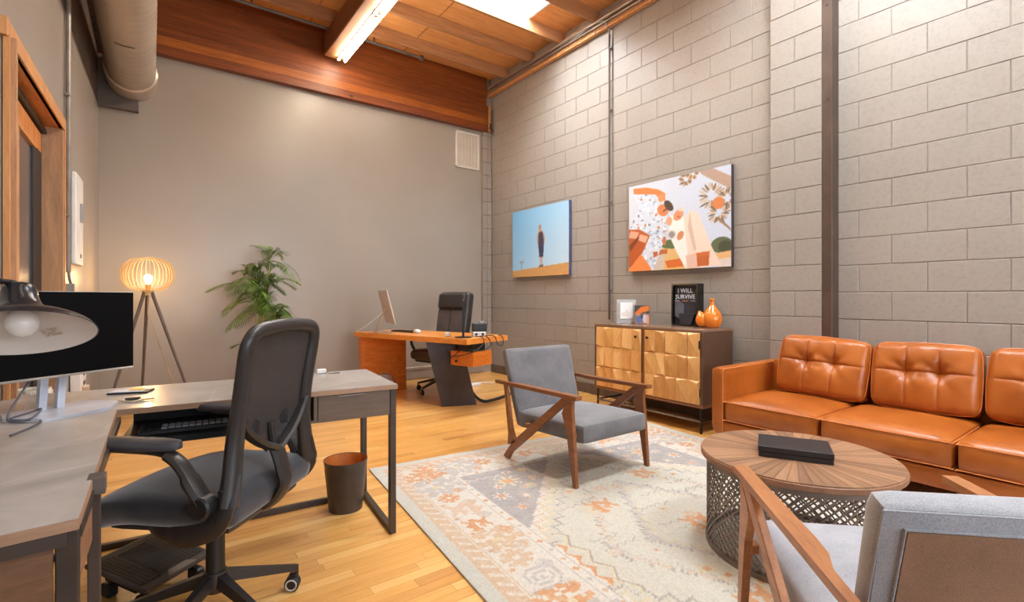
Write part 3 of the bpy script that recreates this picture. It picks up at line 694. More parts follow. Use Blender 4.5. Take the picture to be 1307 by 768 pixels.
# ---------------------------------------------------------------- sideboard
sb=thing('sideboard','two door sideboard with faceted light wood doors and dark metal legs','sideboard',(3.73,0,0))
Y0,Y1,ZB,ZT=2.39,3.64,.215,.88; DPT=.46
m_dkw=wood('dark_walnut_case',(76,52,38),(104,74,54),.4,(14,14,2),3); m_rimw=wood('walnut_rim',(106,64,40),(146,94,62),.4,(14,1.5,14),3)
G().box((DPT/2,(Y0+Y1)/2,ZT-.012),(DPT,Y1-Y0,.024),.002).o('top_panel',wood('walnut_top',(110,82,64),(150,116,92),.25,(14,1.5,14),3),sb)
for y in (Y0+.012,Y1-.012): G().box((DPT/2,y,(ZB+ZT)/2),(DPT-.002,.024,ZT-ZB-.05),.002).o('side_panel',m_dkw,sb)
G().box((DPT/2,(Y0+Y1)/2,ZB+.012),(DPT,Y1-Y0,.024),.002).o('bottom_panel',m_rimw,sb)
G().box((DPT-.01,(Y0+Y1)/2,(ZB+ZT)/2),(.012,Y1-Y0-.05,ZT-ZB-.05)).o('back_panel',m_dkw,sb)
G().box((.03,(Y0+Y1)/2+.0,(ZB+ZT)/2),(.05,.03,ZT-ZB-.05),.002).o('divider',m_rimw,sb)
tm=[wood('carved_mango_%d'%i,a,b,.45,(10,10,1.6),3) for i,(a,b) in enumerate((((204,148,84),(232,184,118)),((188,128,68),(222,168,102)),((216,162,98),(240,196,134))))]
ym=(Y0+Y1)/2
facet={}
def facet_mesh(w,h,mi,v):
    k=(mi,v,round(w,3))
    if k in facet: return facet[k]
    g_=G(); w2=w/2-.0008; h2=h/2-.0008; pt=[(-.012,-w2*.5*(1 if v%2 else -1),h2*(.6 if v<2 else -.6))]
    b=[(0,-w2,-h2),(0,w2,-h2),(0,w2,h2),(0,-w2,h2)]; f=[(-.004,-w2,-h2),(-.004,w2,-h2),(-.004,w2,h2),(-.004,-w2,h2)]
    B_=[g_.b.verts.new(p) for p in b]; F_=[g_.b.verts.new(p) for p in f]; A_=g_.b.verts.new((-.025,(-.75 if v%2 else .75)*w2,(.8 if v<2 else -.8)*h2))
    for i in range(4): g_.b.faces.new((B_[i],B_[(i+1)%4],F_[(i+1)%4],F_[i])); g_.b.faces.new((F_[i],F_[(i+1)%4],A_))
    facet[k]=g_.mesh('facet_tile',tm[mi]); return facet[k]
for di,(a,b) in enumerate(((ym+.017,Y1-.026),(Y0+.026,ym-.017))):
    d=G().box((.012,(a+b)/2,(ZB+ZT)/2),(.02,b-a,ZT-ZB-.052)).o('door',m_rimw,sb)
    n=5; w=(b-a-.006)/n; h=(ZT-ZB-.058)/3
    for i in range(n):
        for j in range(3):
            put('facet_tile',facet_mesh(w,h,random.choice((0,0,1,2)),random.randrange(4)),d,(.001,a+.003+(i+.5)*w,ZB+.029+(j+.5)*h))
    ky=(a+.05) if di==0 else (b-.05)
    g_=G(); g_.lathe([(0,0),(.006,0),(.006,.02),(.013,.026),(.013,.032),(0,.036)],12,Matrix.Translation((.0,ky,ZT-.10))@Euler((0,R(-90),0)).to_matrix().to_4x4()); g_.o('knob',m_blackm,d,True)
    hy=b-.008 if di==0 else a+.008
    for zz in (ZT-.13,ZB+.13): G().box((-.002,hy,zz),(.008,.012,.07),.001).o('hinge',m_blackm,d)
for yy in (Y0+.03,Y1-.03):
    for xx in (.02,DPT-.03): G().tube([(xx,yy,0),(xx,yy,ZB)],.011,8).o('leg',m_blackm,sb,True)
    G().tube([(.02,yy,.10),(DPT-.03,yy,.10)],.008,8).o('stretcher',m_blackm,sb,True)
for xx in (.02,): G().tube([(xx,Y0+.03,.10),(xx,Y1-.03,.10)],.010,8).o('stretcher',P('grey_steel_rod',(120,110,102),.35,.6),sb,True)
# things on the sideboard
ZS=ZT+.001
pf=thing('acrylic_stand','clear acrylic photo frame holding a white card on the sideboard','frame',(3.99,3.44,ZS),-36)
gl=NT('clear_acrylic'); gl.col(lin((236,238,240))); gl.b.inputs['Roughness'].default_value=.08; gl.b.inputs['Transmission Weight'].default_value=.75; gl.b.inputs['IOR'].default_value=1.3; m_acr=gl.m
G().box((0,0,.125),(.20,.02,.25),.003).o('acrylic_block',m_acr,pf)
G().box((0,-.011,.135),(.13,.002,.17)).o('card',P('white_card',(244,243,240),.5,var=.01),pf)
G().prism([(-.05,.075),(-.055,.12),(-.02,.115),(0,.15),(.02,.115),(.04,.12),(.03,.07)],1,-.0125,-.0122).o('print',P('pale_print',(226,216,206),.5),pf)
G().box((0,-.01,.012),(.21,.03,.022),.002).o('foot',m_acr,pf)
def canvas_mat(): return print_mat('photo_print',.45,.05,300)
m_print=canvas_mat()
def tgrid(nx,ny): return np.meshgrid((np.arange(nx)+.5)/nx,(np.arange(ny)+.5)/ny)
def inpoly(X,Y,pts):
    m=np.zeros(X.shape,bool); n=len(pts)
    for i in range(n):
        x1,y1=pts[i]; x2,y2=pts[(i+1)%n]
        if y1==y2: continue
        c_=((y1>Y)!=(y2>Y))&(X<(x2-x1)*(Y-y1)/(y2-y1)+x1); m^=c_
    return m
def ell(X,Y,cx,cy,rx,ry,a=0):
    a=R(a); u=(X-cx)*math.cos(a)+(Y-cy)*math.sin(a); v=-(X-cx)*math.sin(a)+(Y-cy)*math.cos(a); return (u/rx)**2+(v/ry)**2<1
# small printed block
pb=thing('photo_block','small colourful photo print block leaning beside the acrylic frame','print',(4.03,3.27,ZS),-48)
G().box((0,.012,.095),(.145,.018,.19),.001).o('block',P('black_card_edge',(40,36,36),.5),pb)
X,Y=tgrid(48,64); im=np.empty((64,48,3)); im[:]=(70,62,60); im[Y>.45]=(150,120,100)
im[inpoly(X,Y,[(0,.42),(.45,.08),(1,.0),(1,.28),(.55,.38),(.1,.55)])]=(226,120,40)
im[ell(X,Y,.3,.75,.22,.2)]=(90,110,160); im[ell(X,Y,.7,.7,.14,.25)]=(200,200,215); im[ell(X,Y,.25,.5,.08,.07)]=(200,150,120); im[ell(X,Y,.72,.47,.07,.06)]=(190,130,100); im[ell(X,Y,.9,.8,.12,.3)]=(232,160,130); im[ell(X,Y,.5,.6,.08,.12)]=(60,50,50)
grid_print('picture',im,.14,.185,pb,m_print,Matrix.Translation((0,.002,.095))@Euler((R(90),0,0)).to_matrix().to_4x4())
# tiny glass figure
fg=thing('glass_ornament','small clear glass ornament with dark tips at the far end of the sideboard','ornament',(4.05,3.56,ZS))
g_=G(); g_.lathe([(0,0),(.035,0),(.03,.01),(.008,.02),(.012,.05),(.03,.07),(.02,.1),(0,.11)],16); g_.o('body',m_acr,fg,True)
for dx_ in (-.02,.025): G().lathe([(0,.03),(.009,.035),(.007,.07),(0,.075)],8,Matrix.Translation((dx_,-.03,0))).o('tip',m_black,fg,True)
# shadow box
sx=thing('shadow_box','deep black box frame with white lettering standing on the sideboard','frame',(4.09,2.785,ZS),0)
m_bf=P('gloss_black_frame',(20,17,17),.18)
for a in ((-.14,-.125,0,.4),(.125,.14,0,.4),(-.125,.125,0,.015),(-.125,.125,.385,.4)): G().prism([(a[0],a[2]),(a[1],a[2]),(a[1],a[3]),(a[0],a[3])],0,-.05,.05).o('frame_side',m_bf,sx)
G().box((-.008,0,.2),(.006,.25,.37)).o('backing',P('dark_slate_card',(58,56,66),.6),sx)
arm=P('slate_relief',(92,92,104),.4); arm2=P('dark_relief',(44,42,50),.45)
G().hexa([(-.03,.115,.26),(-.03,.02,.20),(-.01,.02,.20),(-.01,.115,.26),(-.03,.115,.09),(-.03,.03,.06),(-.01,.03,.06),(-.01,.115,.09)]).o('relief',arm,sx)
G().hexa([(-.035,.07,.12),(-.035,-.10,.12),(-.01,-.10,.12),(-.01,.07,.12),(-.045,.04,.02),(-.045,-.07,.02),(-.01,-.07,.02),(-.01,.04,.02)]).o('relief',arm2,sx)
def text(body,size,par,M,mt,name='lettering',ext=.0006,align='CENTER'):
    cu=bpy.data.curves.new('t','FONT'); cu.body=body; cu.size=size; cu.extrude=ext; cu.align_x=align; cu.resolution_u=2
    o=bpy.data.objects.new('t',cu); C.objects.link(o); bpy.context.view_layer.update()
    me=bpy.data.meshes.new_from_object(o.evaluated_get(bpy.context.evaluated_depsgraph_get())); bpy.data.objects.remove(o); me.materials.clear(); me.materials.append(mt)
    o=put(name,me,par); o.matrix_local=M; return o
m_let=P('white_lettering',(226,232,240),.5,var=.02)
face=Matrix(((0,0,-1,0),(-1,0,0,0),(0,1,0,0),(0,0,0,1)))
text('I WILL',.058,sx,Matrix.Translation((-.034,0,.315))@face,m_let); text('SURVIVE',.058,sx,Matrix.Translation((-.034,0,.258))@face@Matrix.Diagonal((.98,1,1,1)),m_let)
text('LIVE ON',.017,sx,Matrix.Translation((-.034,0,.232))@face,P('orange_lettering',(216,140,80),.5)); 
for y in (-.085,.085): G().box((-.034,y,.238),(.002,.05,.003)).o('rule_line',m_let,sx)
# orange bird shaped vase
vz=thing('bird_vase','glossy orange ceramic bird shaped vase beside the black box frame','vase',(4.045,2.50,ZS),0)
m_or=P('orange_glaze',(222,122,32),.12,var=.08,Coat_Weight=.6)
g_=G(); pr=bez([(0,.0,0),(.05,0,.0),(.078,0,.04),(.084,0,.085),(.072,0,.13),(.045,0,.172),(.024,0,.20),(.019,0,.235),(.024,0,.252),(.017,0,.262),(0,0,.264)],5)
g_.lathe([(max(0,p.x),p.z) for p in pr],28); g_.o('body',m_or,vz,True)
g_=G(); g_.lathe([(max(0,p.x),p.z) for p in bez([(0,0,-.062),(.045,0,-.045),(.060,0,-.01),(.052,0,.035),(.030,0,.062),(.016,0,.078),(.012,0,.088),(0,0,.090)],5)],24,Matrix.Translation((-.035,.072,.064))@Euler((R(-20),R(-6),0)).to_matrix().to_4x4()); g_.o('lobe',m_or,vz,True)
# ---------------------------------------------------------------- pictures on the block wall
def picture(label,y0,y1,z0,z1,im,edge):
    q=np.pad(im,((1,1),(1,1),(0,0)),'edge'); im=(q[1:-1,1:-1]*3+q[:-2,1:-1]+q[2:,1:-1]+q[1:-1,:-2]+q[1:-1,2:])/7
    t=thing('wall_picture',label,'picture',(WX-.003,(y0+y1)/2,(z0+z1)/2)); w=y1-y0; h=z1-z0
    G().box((-.025,0,0),(.044,w,h),.003).o('stretched_canvas',edge,t)
    o=grid_print('picture',im,w-.004,h-.004,t,m_print,Matrix.Translation((-.0478,0,0))@face); return t
X,Y=tgrid(150,130); im=np.empty((130,150,3))
sky=np.stack([120+80*(X*.6+Y*.5),186+44*(X*.5+Y*.5),234+12*Y],-1); im[:]=np.clip(sky,0,250)
hill=.90-.07*X
im[Y>hill]=(222,168,104); m=(Y>hill); im[m]=im[m]*(1-.12*np.random.RandomState(1).rand(m.sum(),1))
for a in ((.175,.19,.76,.88),(.14,.225,.765,.775),(.15,.215,.785,.793)): im[(X>a[0])&(X<a[1])&(Y>a[2])&(Y<a[3])]=(150,150,160)
im[inpoly(X,Y,[(.485,.36),(.505,.34),(.53,.28),(.54,.34),(.585,.38),(.61,.45),(.60,.54),(.585,.56),(.57,.74),(.515,.74),(.49,.56),(.475,.52),(.475,.42)])]=(206,150,110)
im[inpoly(X,Y,[(.505,.37),(.56,.36),(.58,.42),(.59,.54),(.58,.72),(.51,.72),(.49,.54),(.495,.42)])]=(62,66,92)
im[ell(X,Y,.52,.30,.022,.04)]=(188,130,92); im[(X>.52)&(X<.535)&(Y>.74)&(Y<.84)]=(200,140,100); im[(X>.548)&(X<.562)&(Y>.74)&(Y<.84)]=(190,130,95); im[inpoly(X,Y,[(.51,.84),(.575,.83),(.58,.865),(.51,.87)])]=(110,90,80)
picture('square canvas print of a lone figure against blue sky on the block wall',4.56,5.75,1.435,2.372,im,P('canvas_edge_navy',(74,84,120),.6))
nx,ny=230,180; X,Y=tgrid(nx,ny); im=np.empty((ny,nx,3)); im[:]=np.stack([214-14*X,218-8*X,228-2*X],-1); rs=np.random.RandomState(5)
def F(c,p): im[inpoly(X,Y,p)]=c
def E_(c,*a): im[ell(X,Y,*a)]=c
F((178,150,132),[(.72,.0),(.82,-.02),(1.0,.12),(1.0,.25),(.88,.15),(.76,.05)])
for (cx_,cy_,r_,cc) in ((.60,.05,.09,(150,120,96)),(.66,.0,.08,(190,140,100)),(.84,.28,.16,(172,142,116)),(.90,.45,.13,(168,138,112)),(.96,.33,.12,(150,124,100))):
    for k in range(22):
        a=2*PI*k/22+cx_*7; rr_=r_*rs.uniform(.5,.75); E_([cc,(118,98,80),(206,180,150)][k%3],cx_+math.cos(a)*rr_*.8,cy_+math.sin(a)*rr_,r_*.26,.009,math.degrees(a)+rs.uniform(-12,12))
E_((214,130,78),.89,.36,.05,.06)
F((150,120,96),[(.90,.50),(.99,.62),(1,.66),(.97,.62),(.88,.52)])
E_((96,104,74),.92,.78,.09,.08); E_((74,80,60),.95,.80,.06,.06)
F((226,178,120),[(.86,.86),(1,.84),(1,.92),(.9,.92)]); F((220,206,196),[(.86,.92),(1,.91),(1,1),(.9,1)])
F((222,182,120),[(.36,.76),(.60,.76),(.60,1),(.30,1)]); E_((96,112,70),.47,.72,.12,.05); F((214,110,50),[(.40,.90),(.58,.88),(.58,.97),(.42,.98)]); F((206,190,176),[(.28,.80),(.40,.80),(.38,1),(.26,1)]); F((190,106,56),[(.28,.77),(.42,.77),(.42,.82),(.30,.83)])
# left man: floral shirt, arm, bag
F((214,222,234),[(.06,.07),(.2,.12),(.30,.2),(.38,.36),(.44,.42),(.42,.6),(.34,.8),(.28,1),(.18,1),(.0,.7),(.03,.4),(.12,.26),(.06,.14)])
msk=inpoly(X,Y,[(.06,.07),(.2,.12),(.30,.2),(.38,.36),(.44,.42),(.42,.6),(.34,.8),(.28,1),(.18,1),(.0,.7),(.03,.4),(.12,.26),(.06,.14)])
for k in range(330):
    a,b=rs.uniform(0,.44),rs.uniform(.1,1); e_=ell(X,Y,a,b,rs.uniform(.005,.014),rs.uniform(.008,.02),rs.uniform(0,180))&msk; im[e_]=[(158,176,200),(240,240,244),(250,250,250),(206,140,96),(184,198,214),(170,186,206),(244,244,248),(196,208,224),(236,238,244),(120,130,150),(222,228,238)][k%11]
F((226,132,74),[(.05,.03),(.2,.05),(.33,.10),(.40,.16),(.40,.24),(.35,.22),(.30,.15),(.12,.11),(.06,.10)])
E_((216,136,88),.375,.34,.055,.07,-30); E_((84,66,58),.435,.30,.035,.07,-30); E_((226,150,100),.36,.20,.035,.045)
E_((120,70,48),.40,.34,.03,.009,-35)
F((186,92,44),[(.0,.50),(.13,.52),(.24,.60),(.17,.76),(.05,.97),(0,.95)]); F((220,166,138),[(.02,.52),(.12,.55),(.09,.62),(.0,.60)]); F((120,66,38),[(.0,.70),(.10,.60),(.13,.61),(.02,.76)]); F((226,176,150),[(.13,.57),(.22,.61),(.19,.68),(.11,.64)])
F((232,140,78),[(.0,.97),(.14,.80),(.24,.95),(.26,1),(0,1)]); F((196,106,60),[(.27,.79),(.32,.79),(.32,.84),(.28,.85)])
# right man: pale suit
F((244,236,230),[(.44,.42),(.56,.40),(.60,.50),(.62,.8),(.60,1),(.50,.78),(.44,.62)])
F((240,214,196),[(.58,.46),(.66,.38),(.72,.44),(.84,.80),(.92,.98),(.60,1),(.62,.84)]); F((228,190,170),[(.60,.86),(.70,.84),(.74,1),(.62,1)]); F((214,184,166),[(.64,.40),(.66,.56),(.70,.80),(.68,.82),(.62,.56)])
E_((222,150,110),.53,.42,.045,.06,30); E_((238,206,180),.555,.365,.03,.02,20); E_((176,110,78),.535,.44,.02,.008,30); E_((216,206,200),.465,.62,.045,.05); E_((150,146,146),.465,.62,.03,.035)
E_((232,168,132),.44,.47,.03,.05); E_((210,140,100),.55,.64,.03,.05,20); E_((190,120,90),.39,.68,.02,.05)
F((206,112,60),[(.70,.84),(.82,.83),(.81,.98),(.71,.98)])
for k in range(4): F((170,84,44),[(.715+.026*k,.88),(.722+.026*k,.88),(.722+.026*k,.98),(.715+.026*k,.98)])
picture('large canvas print of two men under palm trees above the sideboard',2.42,3.60,1.43,2.355,im,P('canvas_edge_dark',(58,50,52),.6))
# ---------------------------------------------------------------- near L shaped desk
dk=thing('corner_desk','L shaped desk with stone patterned laminate top and dark metal frame','desk',(0,0,0))
ZD=.73
A,B_,Cc,D,E__,F_=(-.103,2.385),(.972,2.275),(1.025,2.865),(-.495,2.975),(-.50,1.23),(-.113,1.262)
def top(pts,name):
    k=G().prism(pts,2,ZD-.022,ZD).o(name,m_stone,dk); return k
t1=top([(-.489,2.392),A,B_,Cc,D],'desktop'); t2=top([E__,F_,(-.104,2.382),(-.497,2.389)],'desktop')
def edge(p,q,par): G().bar((p[0],p[1],ZD-.012),(q[0],q[1],ZD-.012),.003,.021).o('edge_band',m_edge,par)
edge(A,B_,t1); edge(B_,Cc,t1); edge(Cc,D,t1); edge(E__,F_,t2); edge(F_,(-.104,2.38),t2)
def leg(x,y,w=.03,z1=ZD-.022): G().box((x,y,z1/2),(w,w,z1),.002).o('leg',m_dframe,dk)
dv=Vector((B_[0]-A[0],B_[1]-A[1])).normalized(); 
leg(.955,2.30); leg(1.005,2.845); leg(-.13,1.285,.034); leg(-.47,1.26,.034); leg(-.108,1.53,.024,ZD-.03); leg(-.47,2.94); leg(-.47,2.41)
def rail(p,q,w=.026,h=.026): G().bar(p,q,w,h).o('rail',m_dframe,dk)
rail((.955,2.30,.014),(1.005,2.845,.014)); rail((1.005,2.845,.014),(-.47,2.94,.014)); rail((-.13,1.285,.03),(-.108,1.53,.03)); rail((-.47,1.26,.014),(-.47,2.94,.014))
rail((-.13,1.275,ZD-.036),(-.48,1.245,ZD-.036),.03,.026); rail((-.12,1.29,ZD-.036),(-.10,2.36,ZD-.036),.02,.024); rail((.955,2.30,ZD-.036),(1.005,2.845,ZD-.036))
G().box((-.103,1.53,ZD-.018),(.034,.05,.04),.002).o('bracket',P('bracket_grey',(104,96,92),.4,.4),dk)
G().bar((-.15,1.272,.615),(-.47,1.246,.615),.016,.15).o('end_panel',wood('dark_walnut_panel',(84,58,40),(118,84,58),.45,(2,14,14),3),dk)
G().bar((-.122,1.31,.645),(-.117,1.52,.645),.012,.12).o('side_apron',wood('walnut_apron',(120,84,60),(160,118,88),.45,(14,2,14),3),dk)
# carcass under the right half: keyboard bay, cubby, drawer
def along(s,dy=0,z=0): return (A[0]+dv.x*s-dv.y*dy,A[1]+dv.y*s+dv.x*dy,z)
def pbox(name,s0,s1,y0,y1,z0,z1,mt,par=dk):
    p=[along(s0,y0),along(s1,y0),along(s1,y1),along(s0,y1)]; g_=G(); g_.hexa([(q[0],q[1],z0) for q in p]+[(q[0],q[1],z1) for q in p]); return g_.o(name,mt,par)
pbox('bay_back',0,.71,.40,.412,.58,ZD-.022,m_black)
pbox('keyboard_tray',.0,.56,.03,.40,.585,.597,m_black)
pbox('bay_side',.56,.575,.012,.40,.585,ZD-.022,m_greywood)
pbox('cubby_floor',.575,.72,.012,.40,.585,.597,m_greywood); pbox('bay_side',.70,.715,.012,.40,.597,ZD-.022,m_greywood)
drw=pbox('drawer',.718,1.045,.008,.42,.585,ZD-.026,m_greywood)
pbox('handle',.80,.93,.002,.010,ZD-.034,ZD-.030,m_chrome,drw)
pbox('tray_front',0,.56,.018,.03,.575,.60,m_black)
# cables grommet etc on the desk
kb=thing('keyboard','black and silver computer keyboard on the pull out tray','keyboard',along(.27,.16,.5985),math.degrees(math.atan2(dv.y,dv.x)))
G().box((0,0,.009),(.44,.15,.018),.004).o('case',P('dark_grey_case',(62,62,66),.4),kb)
km=G().box((0,0,0),(.0205,.0165,.008),.002).mesh('key',P('silver_keys',(176,180,188),.35)); km2=G().box((0,0,0),(.0205,.0165,.008),.002).mesh('key',P('black_keys',(40,40,44),.4))
for r_ in range(5):
    for c_ in range(18): put('key',km if (r_<3 and c_>2) else km2,kb,(-.204+c_*.024,-.056+r_*.025,.021))
mo=thing('computer_mouse','black computer mouse at the right end of the keyboard tray','mouse',along(.525,.15,.5985))
g_=G(); g_.soft((.03,.05,.016),.014,(6,8,4),lambda q,p:Vector((q.x,q.y,q.z+.008*(1-(q.y/.05)**2))) if q.z>0 else q,Matrix.Translation((0,0,.0165))); g_.o('shell',m_black,mo,True)
G().box((0,.025,.036),(.005,.018,.006),.002).o('wheel',P('grey_wheel',(120,120,124),.5),mo)
mm=P('orange_tin',(224,120,40),.4); 
for i,(s_,lab) in enumerate(((.61,'small white jar with orange lid in the desk cubby, left of the pair'),(.665,'small white jar with orange lid in the desk cubby, right of the pair'))):
    j=thing('small_jar',lab,'jar',along(s_,.05,.5975),0,'jars in the desk cubby')
    G().lathe([(0,0),(.02,0),(.022,.02),(0,.02)],16).o('body',m_white,j,True); G().lathe([(0,.02),(.023,.02),(.023,.032),(0,.032)],16).o('lid',mm,j,True)
cb_=thing('charger_cube','small white charger block standing on the far edge of the near desk','charger',(.765,2.84,ZD+.001),-10)
G().box((0,0,.012),(.05,.035,.024),.004).o('body',m_white,cb_); G().tube(bez([(.02,-.02,.006),(.05,-.05,.003),(.09,-.045,.003),(.085,-.02,.003),(.06,-.025,.003)],6),.0018,6).o('cord',P('grey_cord',(90,88,88),.5),cb_,True)
ds=thing('card_holder','small black tray of cards and a yellow note on the desk corner','stationery',(-.07,2.78,ZD+.001),-18)
G().box((0,0,.003),(.15,.09,.006),.001).o('tray',m_black,ds); G().box((-.01,.0,.0075),(.12,.07,.003)).o('card',P('pale_cards',(206,206,214),.5),ds); G().box((.02,.01,.0105),(.05,.04,.003)).o('note',P('yellow_note',(236,180,70),.5),ds)
gl_=thing('key_bunch','tangled keys and earphones lying on the desk behind the tray','keys',(-.06,2.52,ZD+.001),0)
G().tube(bez([(-.07,.06,.004),(-.03,.02,.008),(.0,.05,.004),(.03,.0,.008),(.0,-.01,.004),(-.04,.03,.004)],6),.003,6).o('cord',P('cream_cord',(206,190,160),.5),gl_,True)
G().box((.0,.03,.007),(.055,.022,.012),.004).o('fob',m_black,gl_); G().box((.05,.01,.005),(.045,.014,.006),.002).o('key_blade',P('brass',(176,150,110),.3,.8),gl_); g_=G(); g_.tube([(.03+.012*math.cos(i*PI/6),.02+.012*math.sin(i*PI/6),.004) for i in range(13)],.0015,6); g_.o('ring',m_chrome,gl_,True)
# monitor on the near desk
mn=thing('desktop_monitor','wide black computer monitor on a silver stand at the left of the near desk','monitor',(0,0,0))
r0=Vector((-.058,2.57)); ud=Vector((-.82,-.57)).normalized(); wM=.50; nrm=Vector((ud.y,-ud.x)); # normal towards camera side
if nrm.dot(Vector((0,-1)))<0: nrm=-nrm
MM=Matrix(((ud.x,-nrm.x,0,r0.x),(ud.y,-nrm.y,0,r0.y),(0,0,1,0),(0,0,0,1)))
G().box((wM/2,.012,1.02),(wM,.022,.312),.003,M=MM).o('housing',P('silver_back',(150,150,154),.4,.3),mn)
G().box((wM/2,-.0005,1.022),(wM-.004,.004,.304),.0,M=MM).o('screen',P('black_screen',(2,2,3),.5,var=0,Specular_IOR_Level=.12),mn)
G().box((wM/2,-.001,.868),(wM-.002,.006,.008),.001,M=MM).o('lower_bezel',P('silver_bezel',(172,166,160),.35,.5),mn)
m_stand=P('silver_stand',(196,200,212),.3,.3)
pM=MM@Vector((.25,0,0)); 
G().prism([(.16,-.11),(.36,-.10),(.40,.03),(.36,.13),(.10,.13),(.06,.0)],2,ZD+.001,ZD+.011,MM).o('stand_base',m_stand,mn)
for s_ in (-.028,.028): G().hexa([MM@Vector(p) for p in ((.25+s_-.012,.055,ZD+.01),(.25+s_+.012,.055,ZD+.01),(.25+s_+.012,.075,ZD+.01),(.25+s_-.012,.075,ZD+.01),(.25+s_-.012,.03,.95),(.25+s_+.012,.03,.95),(.25+s_+.012,.05,.95),(.25+s_-.012,.05,.95))]).o('stand_strut',m_stand,mn)
G().tube(bez([MM@Vector(p) for p in ((.30,.04,.90),(.34,.03,.84),(.40,.0,.76),(.41,-.04,.74),(.36,-.05,.745),(.31,-.0,.76),(.33,.02,.75),(.40,-.0,.742),(.36,-.09,.738),(.42,-.16,.736),(.50,-.22,.736))],8),.0035,6).o('cable',P('grey_cable',(74,72,80),.5),mn,True)
# desk lamp in the left foreground
dl=thing('desk_lamp','black metal desk lamp with wide bell shade and white inside at far left','lamp',(0,0,0))
m_shade=P('black_enamel',(38,37,42),.25,.2); 
_t=NT('shade_two_tone'); g2=_t.n('ShaderNodeNewGeometry'); 
TL=Matrix.Translation((-.293,1.894,1.0525))@Matrix.Rotation(R(-36),4,'Z')@Matrix.Rotation(R(-18),4,'X')@Matrix.Rotation(R(-16.3),4,'Y')
outer=[(.0,.150),(.026,.148),(.036,.136),(.041,.108),(.055,.078),(.088,.052),(.128,.036),(.156,.018),(.170,.0)]; inner=[(.167,.0),(.152,.013),(.124,.030),(.084,.045),(.050,.070),(.036,.10),(.0,.14)]
G().lathe([(max(0,p.x),p.z) for p in bez([(a,0,b) for a,b in outer],4)],56,TL).o('shade',m_shade,dl,True)
G().lathe([(max(0,p.x),p.z) for p in bez([(a,0,b) for a,b in inner],4)],56,TL).o('shade_lining',P('white_enamel',(214,204,196),.4,var=.02),dl,True)
G().lathe([(.170,.0),(.167,.0)],56,TL).o('rim',m_shade,dl)
g_=G(); g_.lathe([(0,-.040),(.019,-.035),(.034,-.018),(.038,0),(.034,.016),(.018,.036),(.016,.07),(0,.07)],24,TL@Matrix.Translation((.01,0,.030))); g_.o('bulb',P('unlit_frosted_bulb',(226,220,214),.25,var=.01),dl,True)
st_=TL@Matrix.Translation((0,.104,.0375))@Euler((R(-20.5),0,R(10))).to_matrix().to_4x4()
stk=G().box((0,0,-.004),(.045,.035,.0006),M=st_).o('sticker',P('sticker',(206,190,172),.5,var=.02),dl)
g_=G()
for r_ in range(7):
    x_=-.019
    while x_<.017:
        w_=random.uniform(.002,.006); 
        if random.random()<.8: g_.box((x_+w_/2,.0135-r_*.0045,-.0046),(w_,.0017,.0003),M=st_)
        x_+=w_+.0014
g_.o('sticker_print',P('sticker_ink',(90,70,60),.6),stk,kind='stuff')
nk=TL@Vector((0,0,.145))
G().tube(bez([nk,nk+Vector((-.02,-.02,.012)),(-.40,1.74,1.19),(-.45,1.66,1.05),(-.455,1.62,.88),(-.44,1.58,ZD+.02)],8),.008,8).o('arm',m_shade,dl,True)
G().lathe([(0,0),(.065,0),(.065,.012),(.02,.022),(0,.022)],32,Matrix.Translation((-.425,1.58,ZD+.001))).o('lamp_base',m_shade,dl,True)
# planter behind the desk
pt=thing('tall_planter','white ribbed planter with green leaves behind the monitor by the opening','planter',(-.43,3.09,0))
g_=G(); 
pr=[(.052,0),(.062,.74),(.058,.74),(.056,.69),(0,.69)]; g_.lathe(pr,14); g_.o('pot',P('white_ceramic',(222,214,200),.4),pt)
for i in range(12): G().tube([(.053*math.cos(i*PI/6),.053*math.sin(i*PI/6),.01),(.0625*math.cos(i*PI/6),.0625*math.sin(i*PI/6),.73)],.004,6).o('rib',m_white,pt)
G().lathe([(0,.70),(.056,.70)],14).o('soil',P('soil',(60,44,32),.9),pt)
m_leaf=P('green_leaf',(96,128,52),.45,var=.3); 
for i in range(9):
    a=2.4*i; g_=G(); r1=.065+.012*(i%3); p=[Vector((math.cos(a)*r1*t,math.sin(a)*r1*t,.70+.16*t-.20*t*t)) for t in (0,.25,.5,.75,1)]; sd=Vector((-math.sin(a),math.cos(a),0))
    vv=[(g_.b.verts.new(q-sd*w),g_.b.verts.new(q+sd*w)) for q,w in zip(p,(.003,.012,.015,.010,.001))]
    for a_,b_ in zip(vv,vv[1:]): g_.b.faces.new((a_[0],a_[1],b_[1],b_[0]))
    g_.o('leaf',m_leaf,pt,True)
